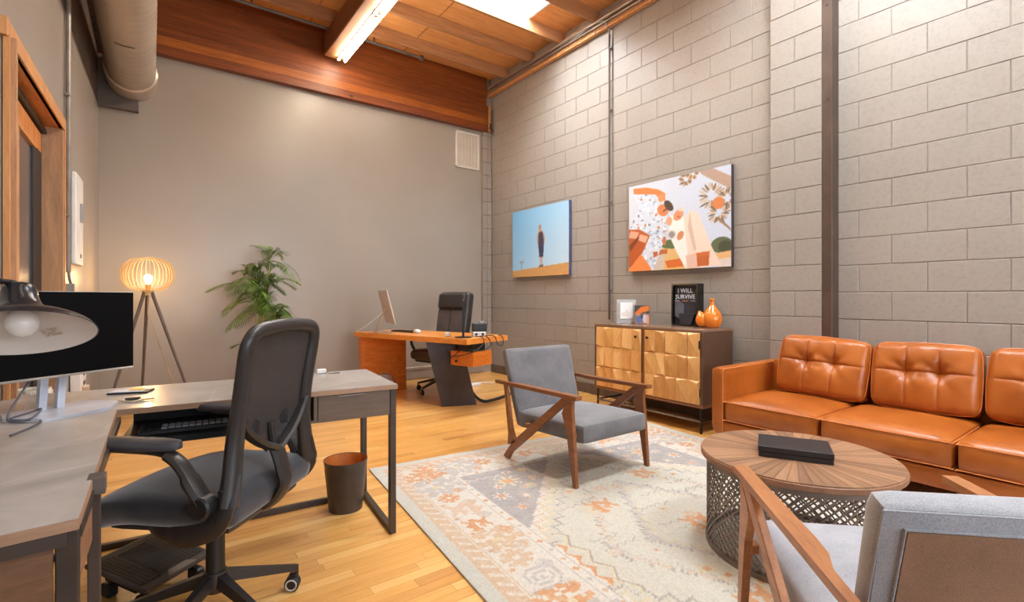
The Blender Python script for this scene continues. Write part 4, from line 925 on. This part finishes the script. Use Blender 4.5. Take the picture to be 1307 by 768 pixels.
# ---------------------------------------------------------------- swivel chairs
def star_base(t,r,rz,hubz,mt,cr=None):
    g_=G(); g_.lathe([(0,hubz-.06),(.034,hubz-.055),(.04,hubz-.02),(.036,hubz+.015),(0,hubz+.015)],20); hub=g_.o('hub',mt,t,True)
    for k in range(5):
        a=rz+k*72; ca,sa=math.cos(R(a)),math.sin(R(a))
        g_=G(); n=8; V=[]
        for j in range(n+1):
            u=j/n; rr=.02+(r-.02)*u; z=hubz-.005-(hubz-.095)*u; w=.020-.009*u; h=.024-.011*u
            V.append([g_.b.verts.new((rr*ca-sa*x_,rr*sa+ca*x_,z+z_)) for x_,z_ in ((-w,-h),(w,-h),(w*.75,h*.7),(-w*.75,h*.7))])
        for a_,b_ in zip(V,V[1:]):
            for e_ in range(4): g_.b.faces.new((a_[e_],a_[(e_+1)%4],b_[(e_+1)%4],b_[e_]))
        g_.b.faces.new(V[0]); g_.b.faces.new(V[-1][::-1]); g_.o('spoke',mt,t)
        ct_=put('caster',G().tube([(0,0,.045),(0,0,.098)],.007,8).box((0,-.012,.055),(.020,.034,.026),.006).mesh('caster',mt),t,(r*ca,r*sa,0),random.uniform(0,360) if cr is None else cr+random.uniform(-14,14))
        for s_ in (-1,1):
            Mw=Matrix.Translation((s_*.011,-.016,.028))@Euler((0,R(90),0)).to_matrix().to_4x4()
            wl=G().lathe([(0,-.008),(.022,-.008),(.028,-.004),(.028,.004),(.022,.008),(0,.008)],20,Mw).o('wheel',m_black,ct_,True)
        G().lathe([(.017,-.0015),(.022,-.0015),(.022,.0015),(.017,.0015)],20,Matrix.Translation((.021,-.016,.028))@Euler((0,R(90),0)).to_matrix().to_4x4(),loop=True).o('wheel_trim',P('light_ring',(190,186,180),.4) if 'light_ring' not in bpy.data.materials else bpy.data.materials['light_ring'],ct_,True)
m_plast=P('charcoal_plastic',(42,38,37),.36,var=.06); m_mesh_f=NT('black_mesh_fabric'); _v=m_mesh_f.coord(src='Object'); m_mesh_f.col(lin((46,41,40))); m_mesh_f.b.inputs['Roughness'].default_value=.6
_w1=m_mesh_f.n('ShaderNodeTexVoronoi'); _w1.inputs['Scale'].default_value=330; m_mesh_f.l(_v,_w1.inputs['Vector']); _mr=m_mesh_f.n('ShaderNodeMath',operation='GREATER_THAN'); _mr.inputs[1].default_value=.28; m_mesh_f.l(_w1.outputs['Distance'],_mr.inputs[0])
_mx=m_mesh_f.n('ShaderNodeMath',operation='MAXIMUM'); _mx.inputs[1].default_value=.0; m_mesh_f.l(_mr.outputs[0],_mx.inputs[0]); _ad=m_mesh_f.n('ShaderNodeMath',operation='ADD',use_clamp=True); _ad.inputs[1].default_value=.72; m_mesh_f.l(_mx.outputs[0],_ad.inputs[0]); m_mesh_f.l(_ad.outputs[0],m_mesh_f.b.inputs['Alpha']); m_mesh_f=m_mesh_f.m
m_seat=fabric('black_seat_cloth',(32,32,38),(48,48,55)); m_pad=P('soft_armpad',(56,56,62),.5)
oc=thing('office_chair','black mesh back office chair with padded arms pulled up to the near desk','office chair',(.185,2.03,0),48)
star_base(oc,.285,9.6-48,.175,m_plast,-152)
G().lathe([(0,.13),(.031,.13),(.029,.315),(0,.315)],20).o('gas_sleeve',m_black,oc,True)
G().lathe([(0,.31),(.014,.31),(.014,.40),(0,.40)],16).o('gas_piston',m_chrome,oc,True)
G().box((0,-.02,.405),(.16,.22,.035),.01,seg=2).o('mechanism',m_black,oc)
G().tube([(.07,.02,.40),(.22,.03,.395),(.26,.03,.40)],.006,8).o('lever',m_black,oc,True)
def sfn(q,p):
    x,y,z=q; t=(y+.25)/.5; w=1-.22*max(0,t-.55)**1.3*2-.10*max(0,.25-t)
    x*=w
    if z>0: z+=.016*(1-(x/.26)**2) ; z+=.006*math.cos(y*9)
    z-=.16*max(0,t-.6)**2*1.6
    x*=1-.08*max(0,-q.z/.048)
    return Vector((x,y,z))
g_=G(); g_.soft((.262,.262,.048),.040,(16,18,8),sfn,Matrix.Translation((0,.03,.488))); g_.o('seat',m_seat,oc,True)
g_=G(); g_.soft((.20,.205,.016),.014,(8,8,3),None,Matrix.Translation((0,.01,.430))); g_.o('seat_pan',m_plast,oc,True)
# back frame: two side members joined by a top bar, a V of branches and a spine
def yb(z): return -.215-.17*max(0,z-.72)**1.1
HWs=[(.50,.236),(.62,.212),(.76,.196),(.90,.200),(1.0,.205)]
def hwz(z):
    for (a,b),(c_,d_) in zip(HWs,HWs[1:]):
        if z<=c_: return b+(d_-b)*max(0,z-a)/(c_-a)
    return .205
side=[(hwz(z),yb(z),z) for z in (.52,.60,.70,.80,.90,.98)]
path=bez([(-x,y,z) for x,y,z in side]+[(-.196,yb(1.03),1.022),(-.165,yb(1.05),1.045),(-.08,yb(1.05),1.055),(0,yb(1.05),1.058),(.08,yb(1.05),1.055),(.165,yb(1.05),1.045),(.196,yb(1.03),1.022)]+side[::-1],4)
rr=[.019+.010*min(1,abs(i-len(path)/2)/(len(path)/2))**2 for i in range(len(path))]
g_=G(); g_.tube(path,rr,12,True,(1.25,1.0)); bf_=g_.o('back_frame',m_plast,oc,True)
g_=G(); rows=[]
for i in range(31):
    z=.622+(1.048-.622)*i/30; hw=(hwz(z)-.006)*(1 if z>.78 else max(.12,((z-.60)/.18)**.85)) 
    if z>1.0: hw*=1-.25*((z-1.0)/.05)**2
    rows.append([g_.b.verts.new((hw*u,yb(z)+.014*(1-u*u),z)) for u in np.linspace(-1,1,15)])
for a_,b_ in zip(rows,rows[1:]):
    for j in range(14): g_.b.faces.new((a_[j],a_[j+1],b_[j+1],b_[j]))
g_.o('mesh_back',m_mesh_f,oc,True)
g_=G(); g_.tube(bez([(0,-.226,.640),(0,-.252,.56),(0,-.258,.50),(0,-.19,.43),(0,-.05,.41)],6),[.026]*13+[.026]*12,10,True,(1.3,.7)); g_.o('spine',m_plast,oc,True)
for s_ in (-1,1):
    g_=G(); g_.tube(bez([(s_*.196,yb(.79),.79),(s_*.165,-.222,.735),(s_*.09,-.228,.672),(0,-.232,.628)],6),.017,8,True,(1.3,.8)); g_.o('spine_branch',m_plast,oc,True)
# lumbar support
g_=G(); g_.soft((.10,.012,.035),.011,(8,3,4),lambda q,p:Vector((q.x,q.y-.02*(q.x/.1)**2,q.z)),Matrix.Translation((0,-.185,.72))); g_.o('lumbar_pad',m_black,oc,True)
G().tube([(0,-.215,.62),(0,-.205,.72)],.012,8).o('lumbar_slider',m_chrome if False else m_plast,oc,True)
for s_ in (-1,1):
    g_=G(); g_.tube(bez([(s_*.15,.12,.430),(s_*.21,.03,.427),(s_*.240,-.08,.430),(s_*.250,-.175,.462),(s_*.248,-.213,.52),(s_*.232,-.217,.56),(s_*.214,yb(.60),.61)],6),[.020]*10+[.027]*14+[.024]*13,10,True,(.62,1.35)); br=g_.o('side_bracket',m_plast,oc,True)
    Mx=Matrix.Translation((s_*.262,-.165,.535))@Euler((0,R(90*s_),0)).to_matrix().to_4x4()
    g_=G(); g_.lathe([(0,-.02),(.026,-.02),(.034,-.01),(.034,.028),(.028,.034),(0,.034)],24,Mx); g_.o('pivot_knob',m_black,oc,True)
    for yy,zz in ((-.2,.50),(-.215,.575)): G().lathe([(0,0),(.008,0),(.008,.005),(0,.005)],10,Matrix.Translation((s_*.264,yy,zz))@Euler((0,R(90*s_),0)).to_matrix().to_4x4()).o('bolt',m_black,br,True)
    g_=G(); g_.tube(bez([(s_*.262,-.165,.535),(s_*.266,-.125,.60),(s_*.262,-.075,.662),(s_*.255,.0,.686),(s_*.25,.18,.690)],6),[.027]*8+[.022]*8+[.014]*9,10,True,(1.25,.8)); arm_=g_.o('arm',m_plast,oc,True)
    def pf_(q,p): return Vector((q.x*(max(.02,1-abs(q.y/.172)**2.6)**.5),q.y,q.z+.006*(1-(q.x/.04)**2)*(q.z>0)))
    g_=G(); g_.soft((.047,.172,.012),.0115,(8,18,4),pf_,Matrix.Translation((s_*.25,.095,.706))); g_.o('arm_pad',m_pad,arm_,True)
G().box((-.214,yb(.87)-.0,.87),(.012,.03,.05),.003).o('side_tag',m_black,oc)
# executive chair
ec=thing('executive_chair','high back black leather executive chair behind the orange wood desk','office chair',(2.87,5.40,0),107.5)
m_bl=P('black_leather',(52,47,46),.34,bump=.1,bs=250); m_bl2=P('grey_leather_panel',(82,75,73),.4,bump=.1,bs=250)
star_base(ec,.31,20,.17,m_black)
G().lathe([(0,.12),(.03,.12),(.028,.30),(.018,.31),(.018,.39),(0,.39)],16).o('gas_column',m_black,ec,True)
g_=G(); g_.soft((.26,.26,.06),.045,(12,12,6),lambda q,p:Vector((q.x,q.y,q.z+(.02*(1-(q.x/.26)**2) if q.z>0 else 0)-.10*max(0,(q.y-.15))*(q.z>0))),Matrix.Translation((0,.02,.46))); g_.o('seat',m_bl,ec,True)
g_=G(); g_.soft((.22,.22,.03),.025,(6,6,3),None,Matrix.Translation((0,.01,.395))); g_.o('seat_base',m_black,ec,True)
Mb=Matrix.Translation((0,-.24,.86))@Euler((R(9),0,0)).to_matrix().to_4x4()
g_=G(); g_.soft((.255,.065,.36),.05,(14,6,22),lambda q,p:Vector((q.x*(1-.10*max(0,-q.z/.36)),q.y+(.02*(1-(q.x/.25)**2) if q.y>0 else -.015*(1-(q.x/.25)**2)),q.z)),Mb); bk=g_.o('backrest',m_bl,ec,True)
g_=G(); g_.soft((.225,.03,.095),.028,(12,4,10),lambda q,p:Vector((q.x,q.y+.02*(1-(q.x/.23)**2),q.z)),Mb@Matrix.Translation((0,.075,.235))); g_.o('headrest_roll',m_bl,bk,True)
for xx in (-.11,.11):
    g_=G(); g_.soft((.105,.02,.22),.018,(6,3,12),None,Mb@Matrix.Translation((xx,.073,-.10))); g_.o('back_panel',m_bl2,bk,True)
for s_ in (-1,1):
    g_=G(); g_.tube(bez([(s_*.26,-.16,.43),(s_*.31,-.14,.55),(s_*.31,-.10,.66),(s_*.31,.05,.695),(s_*.31,.17,.67),(s_*.31,.19,.58),(s_*.27,.13,.44)],6),.018,8); a_=g_.o('armrest',m_black,ec,True)
    g_=G(); g_.soft((.032,.12,.018),.016,(6,8,4),None,Matrix.Translation((s_*.31,.03,.715))); g_.o('arm_pad',m_bl,a_,True)
# ---------------------------------------------------------------- executive desk
xd=thing('executive_desk','orange toned solid wood desk with slanted black leg near the back corner','desk',(0,0,0))
m_or_w=wood('orange_hardwood',(186,92,26),(228,140,56),.3,(3,3,10),2.5); m_or_t=wood('orange_hardwood_top',(206,118,42),(244,168,82),.28,(10,2,10),2.5)
L0=Vector((1.954,5.851)); a1=(Vector((2.50,4.17))-L0); dL=a1.normalized(); dS=Vector((-dL.y,dL.x)); LL=a1.length; SS=.68
def xd_(l,s,z): q=L0+dL*l+dS*s; return (q.x,q.y,z)
def xbox(name,l0,l1,s0,s1,z0,z1,mt,par=xd,sh=(0,0)):
    g_=G(); g_.hexa([xd_(l0+sh[0],s0+sh[1],z0),xd_(l1+sh[0],s0+sh[1],z0),xd_(l1+sh[0],s1+sh[1],z0),xd_(l0+sh[0],s1+sh[1],z0),xd_(l0,s0,z1),xd_(l1,s0,z1),xd_(l1,s1,z1),xd_(l0,s1,z1)]); return g_.o(name,mt,par)
xbox('desktop',0,LL,0,SS,.685,.74,m_or_t)
# left slab support: face plane with an arched cut, tapering outwards at the foot
g_=G(); pr=[(.0,.685),(.0,.60),(.035,0),(.13,0),(.15,.12),(.19,.20),(.26,.23),(.34,.22),(.40,.17),(.43,.08),(.44,0),(.55,0),(.545,.60),(.54,.685)]
V=[g_.b.verts.new(xd_(.02+l*.30,.04+l*1.02,z)) for l,z in pr]; V2=[g_.b.verts.new(xd_(.10+l*.30,.02+l*1.02,z)) for l,z in pr]
g_.b.faces.new(V); g_.b.faces.new(V2[::-1])
for i in range(len(V)): g_.b.faces.new((V[i],V2[i],V2[(i+1)%len(V)],V[(i+1)%len(V)]))
g_.o('slab_leg',m_or_w,xd)
g_=G()
b0=Vector((2.477,4.627)); b1=Vector((2.82,4.493)); dd=(b1-b0).normalized(); nn=Vector((-dd.y,dd.x))*.06; sh=-dd*.17
q=[(b0,0),(b1,0),(b1+nn,0),(b0+nn,0),(b0+sh,.684),(b1+sh*1.0,.684),(b1+sh+nn,.684),(b0+sh+nn,.684)]
g_.hexa([(p.x,p.y,z) for p,z in q]).o('slanted_leg',P('black_steel_leg',(62,56,60),.35,.1),xd)
cb2=Vector((2.60,4.21))
def bxp(l,s,z): q=cb2-dL*l+dS*s; return (q.x,q.y,z)
g_=G(); g_.hexa([bxp(0,0,.455),bxp(.30,0,.455),bxp(.30,.30,.455),bxp(0,.30,.455),bxp(0,0,.60),bxp(.30,0,.60),bxp(.30,.30,.60),bxp(0,.30,.60)]); db=g_.o('drawer_box',m_or_w,xd)
g_=G(); g_.hexa([bxp(.05,.05,.60),bxp(.25,.05,.60),bxp(.25,.25,.60),bxp(.05,.25,.60),bxp(.05,.05,.685),bxp(.25,.05,.685),bxp(.25,.25,.685),bxp(.05,.25,.685)]).o('mount',m_black,xd)
g_=G(); g_.tube([bxp(.22,-.001,.50),bxp(.22,-.02,.50)],.011,10); g_.o('knob',m_blackm,db,True)
Z=.741
def onx(l,s,z=Z): return xd_(l,s,z)
im_=thing('all_in_one_computer','silver all in one computer seen from behind on the orange desk','computer',onx(.36,.16),0)
m_al=P('aluminium',(212,198,186),.35,.35,var=.03)
wv=Vector((.2,.98,0)).normalized(); nv=Vector((.98,-.2,0)).normalized()
MI=Matrix(((wv.x,nv.x,0,0),(wv.y,nv.y,0,0),(0,0,1,0),(0,0,0,1)))@Matrix.Translation((0,.02,.30))@Euler((R(14),0,0)).to_matrix().to_4x4()
G().box((0,0,0),(.56,.016,.40),.006,M=MI,seg=2).o('housing',m_al,im_); G().box((0,.009,.02),(.54,.003,.34),M=MI).o('screen',P('dark_screen',(12,12,14),.2),im_)
G().tube(bez([MI@Vector((0,-.01,-.02)),(-.03,-.0,.2),(-.075,.0,.10),(-.09,.0,.01)],5),[.03]*16,8,True,(1,.25)).o('stand',m_al,im_,True)
G().box((-.03,0,.005),(.17,.17,.008),.002).o('foot',m_al,im_)
G().tube(bez([MI@Vector((0,-.01,-.03)),(-.12,.06,.14),(-.22,.14,.05),(-.26,.22,.006)],6),.004,6).o('power_cord',m_white,im_,True)
eg=thing('black_flat_screen','thin black screen standing edge on with a round base on the orange desk','monitor',onx(1.60,.14),-31)
G().box((0,0,.20),(.022,.30,.36),.004).o('panel',m_black,eg); G().lathe([(0,0),(.085,0),(.085,.008),(.02,.014),(0,.014)],28,Matrix.Diagonal((1,1,1,1))).o('round_base',P('dark_grey_base',(50,46,44),.4),eg,True)
dv_=thing('desk_phone_stand','black and silver gadget stand with two round knobs on the orange desk','gadget',onx(1.62,.36),-20)
G().box((0,0,.025),(.14,.10,.05),.004).o('silver_base',P('silver_box',(186,182,178),.35,.3),dv_)
for xx in (-.035,.035): G().lathe([(0,0),(.014,0),(.014,.01),(0,.01)],14,Matrix.Translation((xx,-.05,.025))@Euler((R(90),0,0)).to_matrix().to_4x4()).o('knob',m_black,dv_,True)
G().box((.01,.01,.095),(.15,.08,.09),.006).o('black_body',m_black,dv_); G().box((.04,.02,.147),(.05,.04,.02),.004).o('cap',P('grey_cap',(130,124,120),.4),dv_)
wc=thing('white_cube','small white cube gadget near the front edge of the orange desk','gadget',onx(1.42,.10),20); g_=G(); g_.box((0,0,.025),(.055,.05,.045),.008,seg=2); g_.o('body',m_white,wc); G().lathe([(0,.047),(.015,.047),(.015,.052),(0,.052)],14).o('button',m_white,wc,True)
ms=thing('white_mouse','white rounded computer mouse on the orange desk','mouse',onx(.75,.30),0); g_=G(); g_.soft((.03,.055,.016),.014,(6,8,4),lambda q,p:Vector((q.x,q.y,q.z+.012*(1-(q.y/.055)**2))) if q.z>0 else q,Matrix.Translation((0,0,.017))); g_.o('shell',m_white,ms,True)
k2=thing('black_keyboard','black keyboard lying in front of the silver computer','keyboard',onx(.50,.36),-75); G().box((0,0,.008),(.40,.13,.016),.003).o('case',m_black,k2); km3=G().box((0,0,0),(.022,.018,.006),.001).mesh('key',bpy.data.materials['black_keys'])
for r_ in range(4):
    for c_ in range(14): put('key',km3,k2,(-.17+c_*.026,-.04+r_*.026,.018))
# cables at the desk end
m_cab=P('black_cable',(34,32,32),.5)
cbn=thing('hanging_cables','tangle of black cables hanging from the end of the orange desk','cables',(0,0,0))
def xq(l,s,z): return xd_(LL+l,s,z)
for i,p in enumerate([[(-.10,.25,.75),(.02,.22,.745),(.03,.22,.68),(-.02,.10,.60),(-.20,.02,.56),(-.30,.03,.61)],[(-.08,.30,.75),(.02,.30,.745),(.04,.33,.66),(.03,.20,.615),(-.1,.05,.625),(-.2,-.01,.54)],[(-.1,.42,.75),(.02,.42,.745),(.03,.46,.66),(.03,.54,.64),(.03,.56,.70),(.0,.56,.745),(-.03,.55,.745)],[(-.3,.3,.45),(-.32,.3,.3),(-.30,.3,.15)]]):
    g_=G(); g_.tube(bez([xq(a,b,c_) for a,b,c_ in p],6),.005,6); g_.o('cable',m_cab,cbn,True)
pw=thing('cable_sleeve','thick black cable sleeve curving across the floor behind the grey armchair','cable',(0,0,0))
G().tube(bez([(2.90,4.98,.30),(2.93,4.90,.18),(2.95,4.75,.05),(2.93,4.56,.02),(3.02,4.52,.02),(3.35,4.66,.018),(3.62,4.86,.018),(3.9,5.1,.018)],8),.016,8).o('sleeve',m_cab,pw,True)
G().box((2.90,4.98,.34),(.07,.07,.10),.008).o('adapter',m_black,pw)
G().tube(bez([(2.9,4.98,.39),(2.85,4.9,.50),(2.80,4.7,.60),(2.78,4.6,.66)],6),.005,6).o('riser',m_cab,pw,True)
ps=thing('power_strip','white power strip and cord on the floor under the orange desk','power strip',(3.35,5.45,0),10)
G().box((0,0,.02),(.24,.07,.04),.006).o('body',m_white,ps); G().tube(bez([(.12,0,.02),(.25,.1,.01),(.4,.0,.008),(.55,.12,.008)],6),.006,6).o('cord',m_white,ps,True)
wp=thing('white_pouf','round off white floor cushion under the left end of the orange desk','cushion',(2.36,6.13,0))
g_=G(); g_.soft((.20,.17,.11),.09,(10,10,8),lambda q,p:q,Matrix.Translation((0,0,.112))); g_.o('cover',fabric('offwhite_cloth',(206,196,184),(230,222,212)),wp,True); g_=G(); g_.tube([(.19*math.cos(i*PI/12),.16*math.sin(i*PI/12),.11) for i in range(25)],.004,6,False); g_.o('piping',m_white,wp,True)
# ---------------------------------------------------------------- floor lamp
fl_=thing('floor_lamp','tripod floor lamp with glowing slatted round shade in the back left corner','lamp',(-.02,5.72,0))
m_lleg=wood('grey_brown_leg',(78,66,58),(112,96,84),.5,(12,12,2),3); m_rib=P('birch_rib',(214,184,136),.55,var=.05); hz=1.19
for a,rr in ((-26.2,.43),(100,.34),(205,.36)):
    g_=G(); g_.tube([(rr*math.cos(R(a)),rr*math.sin(R(a)),0),(.028*math.cos(R(a)),.028*math.sin(R(a)),hz+.02)],[.010,.015],10); g_.o('leg',m_lleg,fl_,True)
G().lathe([(0,hz-.02),(.035,hz-.02),(.035,hz+.01),(.05,hz+.012),(.05,hz+.022),(0,hz+.022)],20).o('hub',m_rib,fl_,True)
G().lathe([(0,hz+.022),(.018,hz+.022),(.022,hz+.05),(.02,hz+.085),(0,hz+.085)],16).o('socket',P('brass_socket',(180,130,70),.4,.4),fl_,True)
for i in range(34):
    a=i*360/34; g_=G(); V=[]
    for j in range(13):
        t=-PI/2+PI*j/12; r_=.045+.163*math.cos(t)**.75 if j not in (0,12) else .045; z_=hz+.176+.152*math.sin(t)
        ca,sa=math.cos(R(a)),math.sin(R(a))
        V.append([g_.b.verts.new((x_*ca-y_*sa,x_*sa+y_*ca,z_+dz)) for x_,y_,dz in ((r_-.009*math.cos(t),-.0012,-.006*math.sin(t)),(r_-.009*math.cos(t),.0012,-.006*math.sin(t)),(r_,.0012,0),(r_,-.0012,0))])
    for a_,b_ in zip(V,V[1:]):
        for e_ in range(4): g_.b.faces.new((a_[e_],a_[(e_+1)%4],b_[(e_+1)%4],b_[e_]))
    g_.o('shade_rib',m_rib,fl_)
for z_ in (hz+.024,hz+.328): G().lathe([(.03,z_),(.055,z_),(.055,z_+.006),(.03,z_+.006)],24,loop=True).o('shade_ring',m_rib,fl_,True)
g_=G(); g_.lathe([(0,hz+.085),(.014,hz+.09),(.03,hz+.13),(.03,hz+.15),(.015,hz+.172),(0,hz+.176)],16); g_.o('bulb',emit('glowing_bulb',(1,.62,.28),BULB_E),fl_,True)
G().tube(bez([(.0,.0,hz-.02),(.0,-.01,hz-.20),(.03,.0,.9),(.16,.05,.45),(.30,.12,.05),(.40,.2,.008),(.55,.35,.008)],8),.0035,6).o('cord',P('pale_cord',(196,160,120),.5),fl_,True)
# ---------------------------------------------------------------- palm
pp=thing('potted_palm','leafy green potted palm standing against the grey back wall','plant',(.96,5.80,0))
_t=NT('palm_leaf'); _v=_t.coord(); _t.col(_t.ramp(_t.noise(_v,9,3),[(.3,(58,84,30)),(.55,(104,134,54)),(.78,(160,178,96))])); _t.b.inputs['Roughness'].default_value=.42; m_palm=_t.m; m_stem=P('palm_stem',(150,150,72),.5,var=.2)
G().lathe([(0,0),(.13,0),(.165,.30),(.165,.33),(.15,.33),(.145,.29),(0,.29)],32).o('pot',P('cream_pot',(222,196,168),.5),pp,True)
G().lathe([(0,.295),(.148,.295)],24).o('soil',bpy.data.materials['soil'],pp)
rs2=random.Random(11)
stems=[(-.07,0,1.38),(.05,.02,1.56),(.0,-.05,1.15),(.09,-.03,1.0),(-.02,.06,1.32)]
for sx_,sy_,h_ in stems:
    g_=G(); g_.tube(bez([(sx_*.6,sy_*.6,.29),(sx_*.8,sy_,.29+(h_-.29)*.5),(sx_*1.3,sy_*1.2,h_)],5),[.012]*6+[.008]*5,7); g_.o('stem',m_stem,pp,True)
def frond(base,az,L,up,droop,par):
    g_=G(); ca,sa=math.cos(az),math.sin(az); n=9; pts=[]
    for i in range(n+1):
        t=i/n; r_=L*(t*math.cos(up)*(1)) ; z_=L*(t*math.sin(up)-droop*t*t*1.0); pts.append(Vector((base[0]+ca*r_,base[1]+sa*r_*.55,base[2]+z_)))
    g_.tube(pts,[.0045*(1-.8*i/n) for i in range(n+1)],4)
    sd=Vector((-sa,ca*.6,0)).normalized(); N=15
    for i in range(N):
        t=.16+.84*i/(N-1); f=t*n; k=min(n-1,int(f)); p=pts[k].lerp(pts[k+1],f-k); d=(pts[k+1]-pts[k]).normalized()
        ll=L*.36*math.sin(PI*min(1,.15+t*.80))**.7+.02
        for s_ in (-1,1):
            dirv=(d*.75+sd*s_*.8+Vector((0,0,.10))).normalized(); w=.0058; wd=dirv.cross(Vector((0,0,1))).normalized()*w
            a_=p; b_=p+dirv*ll*.5+Vector((0,0,-.04*ll)); c_=p+dirv*ll*.95+Vector((0,0,-.28*ll))
            v=[g_.b.verts.new(q) for q in (a_-wd*.4,a_+wd*.4,b_+wd,b_-wd,c_)]
            g_.b.faces.new((v[0],v[1],v[2],v[3])); g_.b.faces.new((v[3],v[2],v[4]))
    me=g_.mesh('frond',m_palm); return put('frond',me,par)
for i in range(80):
    st=stems[i%5]; hh=st[2]*rs2.uniform(.80,1.0); az=i*2.399+rs2.uniform(-.3,.3)
    frond((st[0]*1.2,st[1],hh),az,(rs2.uniform(.40,.56) if i%3==0 else rs2.uniform(.24,.42)),rs2.uniform(.2,1.4),rs2.uniform(.4,.85),pp)
for i in range(7): frond((rs2.uniform(-.08,.08),rs2.uniform(-.05,.05),rs2.uniform(.45,.7)),i*.9,rs2.uniform(.25,.4),rs2.uniform(.5,1.1),.5,pp)
# ---------------------------------------------------------------- waste bin, footrest
wb=thing('waste_bin','dark round waste bin with an orange inside beside the near desk leg','bin',(.862,2.72,0),0)
m_bin=P('dark_brown_bin',(70,60,54),.4,.1); m_bi=P('orange_bin_inside',(206,118,48),.5)
# side wall with two oval grip holes
NB=64; NZ=14; g1=G(); g2=G()
def hole(a,z):
    for c_ in (R(-12),R(168)):
        d_=(a-c_+PI)%(2*PI)-PI
        if (d_*.11/.032)**2+((z-.238)/.013)**2<1: return True
    return False
def zr(z): return .088+(.114-.088)*z/.267
zs=[.267*(j/NZ) for j in range(9)]+[.16+.107*j/16 for j in range(1,17)]
for gg,off in ((g1,0),(g2,-.002)):
    VV=[[gg.b.verts.new(((zr(z)+off)*math.cos(2*PI*k/NB),(zr(z)+off)*math.sin(2*PI*k/NB),z+.001)) for k in range(NB)] for z in zs]
    for j in range(len(zs)-1):
        for k in range(NB):
            if hole(2*PI*(k+.5)/NB,(zs[j]+zs[j+1])/2): continue
            gg.b.faces.new((VV[j][k],VV[j][(k+1)%NB],VV[j+1][(k+1)%NB],VV[j+1][k]))
    gg.lathe([(0,.001-off),(zr(0)+off,.001-off)],NB)
g1.o('shell',m_bin,wb,True); g2.o('lining',m_bi,wb,True)
G().lathe([(.112,.266),(.1155,.266),(.1155,.2705),(.112,.2705)],NB,loop=True).o('rim',m_bin,wb,True)
fo=thing('footrest','black tilting footrest with ribbed rubber top on the floor under the desk','footrest',(0,0,0))
A3,B3,C3,D3=[Vector(p) for p in ((-.161,2.497,.14),(-.017,2.235,.085),(.212,2.42,.085),(.063,2.665,.14))]
ex=(C3-B3); ey=(A3-B3); LX,LY=ex.length,ey.length; exn=ex.normalized(); ezn=ex.cross(ey).normalized(); eyn=ezn.cross(exn)
MF=Matrix(((exn.x,eyn.x,ezn.x,B3.x),(exn.y,eyn.y,ezn.y,B3.y),(exn.z,eyn.z,ezn.z,B3.z),(0,0,0,1)))
m_rub=P('brown_black_rubber',(50,42,36),.55); m_fp=P('dark_grey_tray',(78,70,66),.4)
G().box((LX/2,LY/2,-.008),(LX,LY,.018),.006,M=MF,seg=2).o('platform',m_fp,fo)
G().box((LX/2,LY/2+.01,.002),(LX-.03,LY-.05,.003),M=MF).o('rubber_mat',m_rub,fo)
rbm=G().box((0,0,0),(.11,.004,.003)).mesh('ridge',m_rub)
for i in range(17): o=put('ridge',rbm,fo); o.matrix_local=MF@Matrix.Translation((LX/2,.05+i*(LY-.1)/16,.0045))
g_=G()
for i in range(14):
    for j in range(4):
        for sx2 in (-1,1): g_.box((LX/2+sx2*(.07+j*.016),.04+i*(LY-.08)/13,.0042),(.006,.006,.002),M=MF)
g_.o('studs',m_rub,fo,kind='stuff')
G().prism([(LX*.33,.004),(LX*.75,.004),(LX*.68,.035),(LX*.40,.035)],2,.002,.004,MF).o('label_plate',P('warm_grey_plate',(128,112,100),.4),fo)
for u in (.06,LX-.06): G().prism([(.02,-.017),(LY-.03,-.017),(LY-.05,-.075),(.10,-.075)],0,u-.008,u+.008,MF).o('side_cheek',m_black,fo)
for p in ((-.02,2.28),(.15,2.40),(-.13,2.46),(.06,2.60)): G().box((p[0],p[1],.026),(.06,.04,.05),.008,rot=(0,0,-60)).o('foot',m_black,fo)
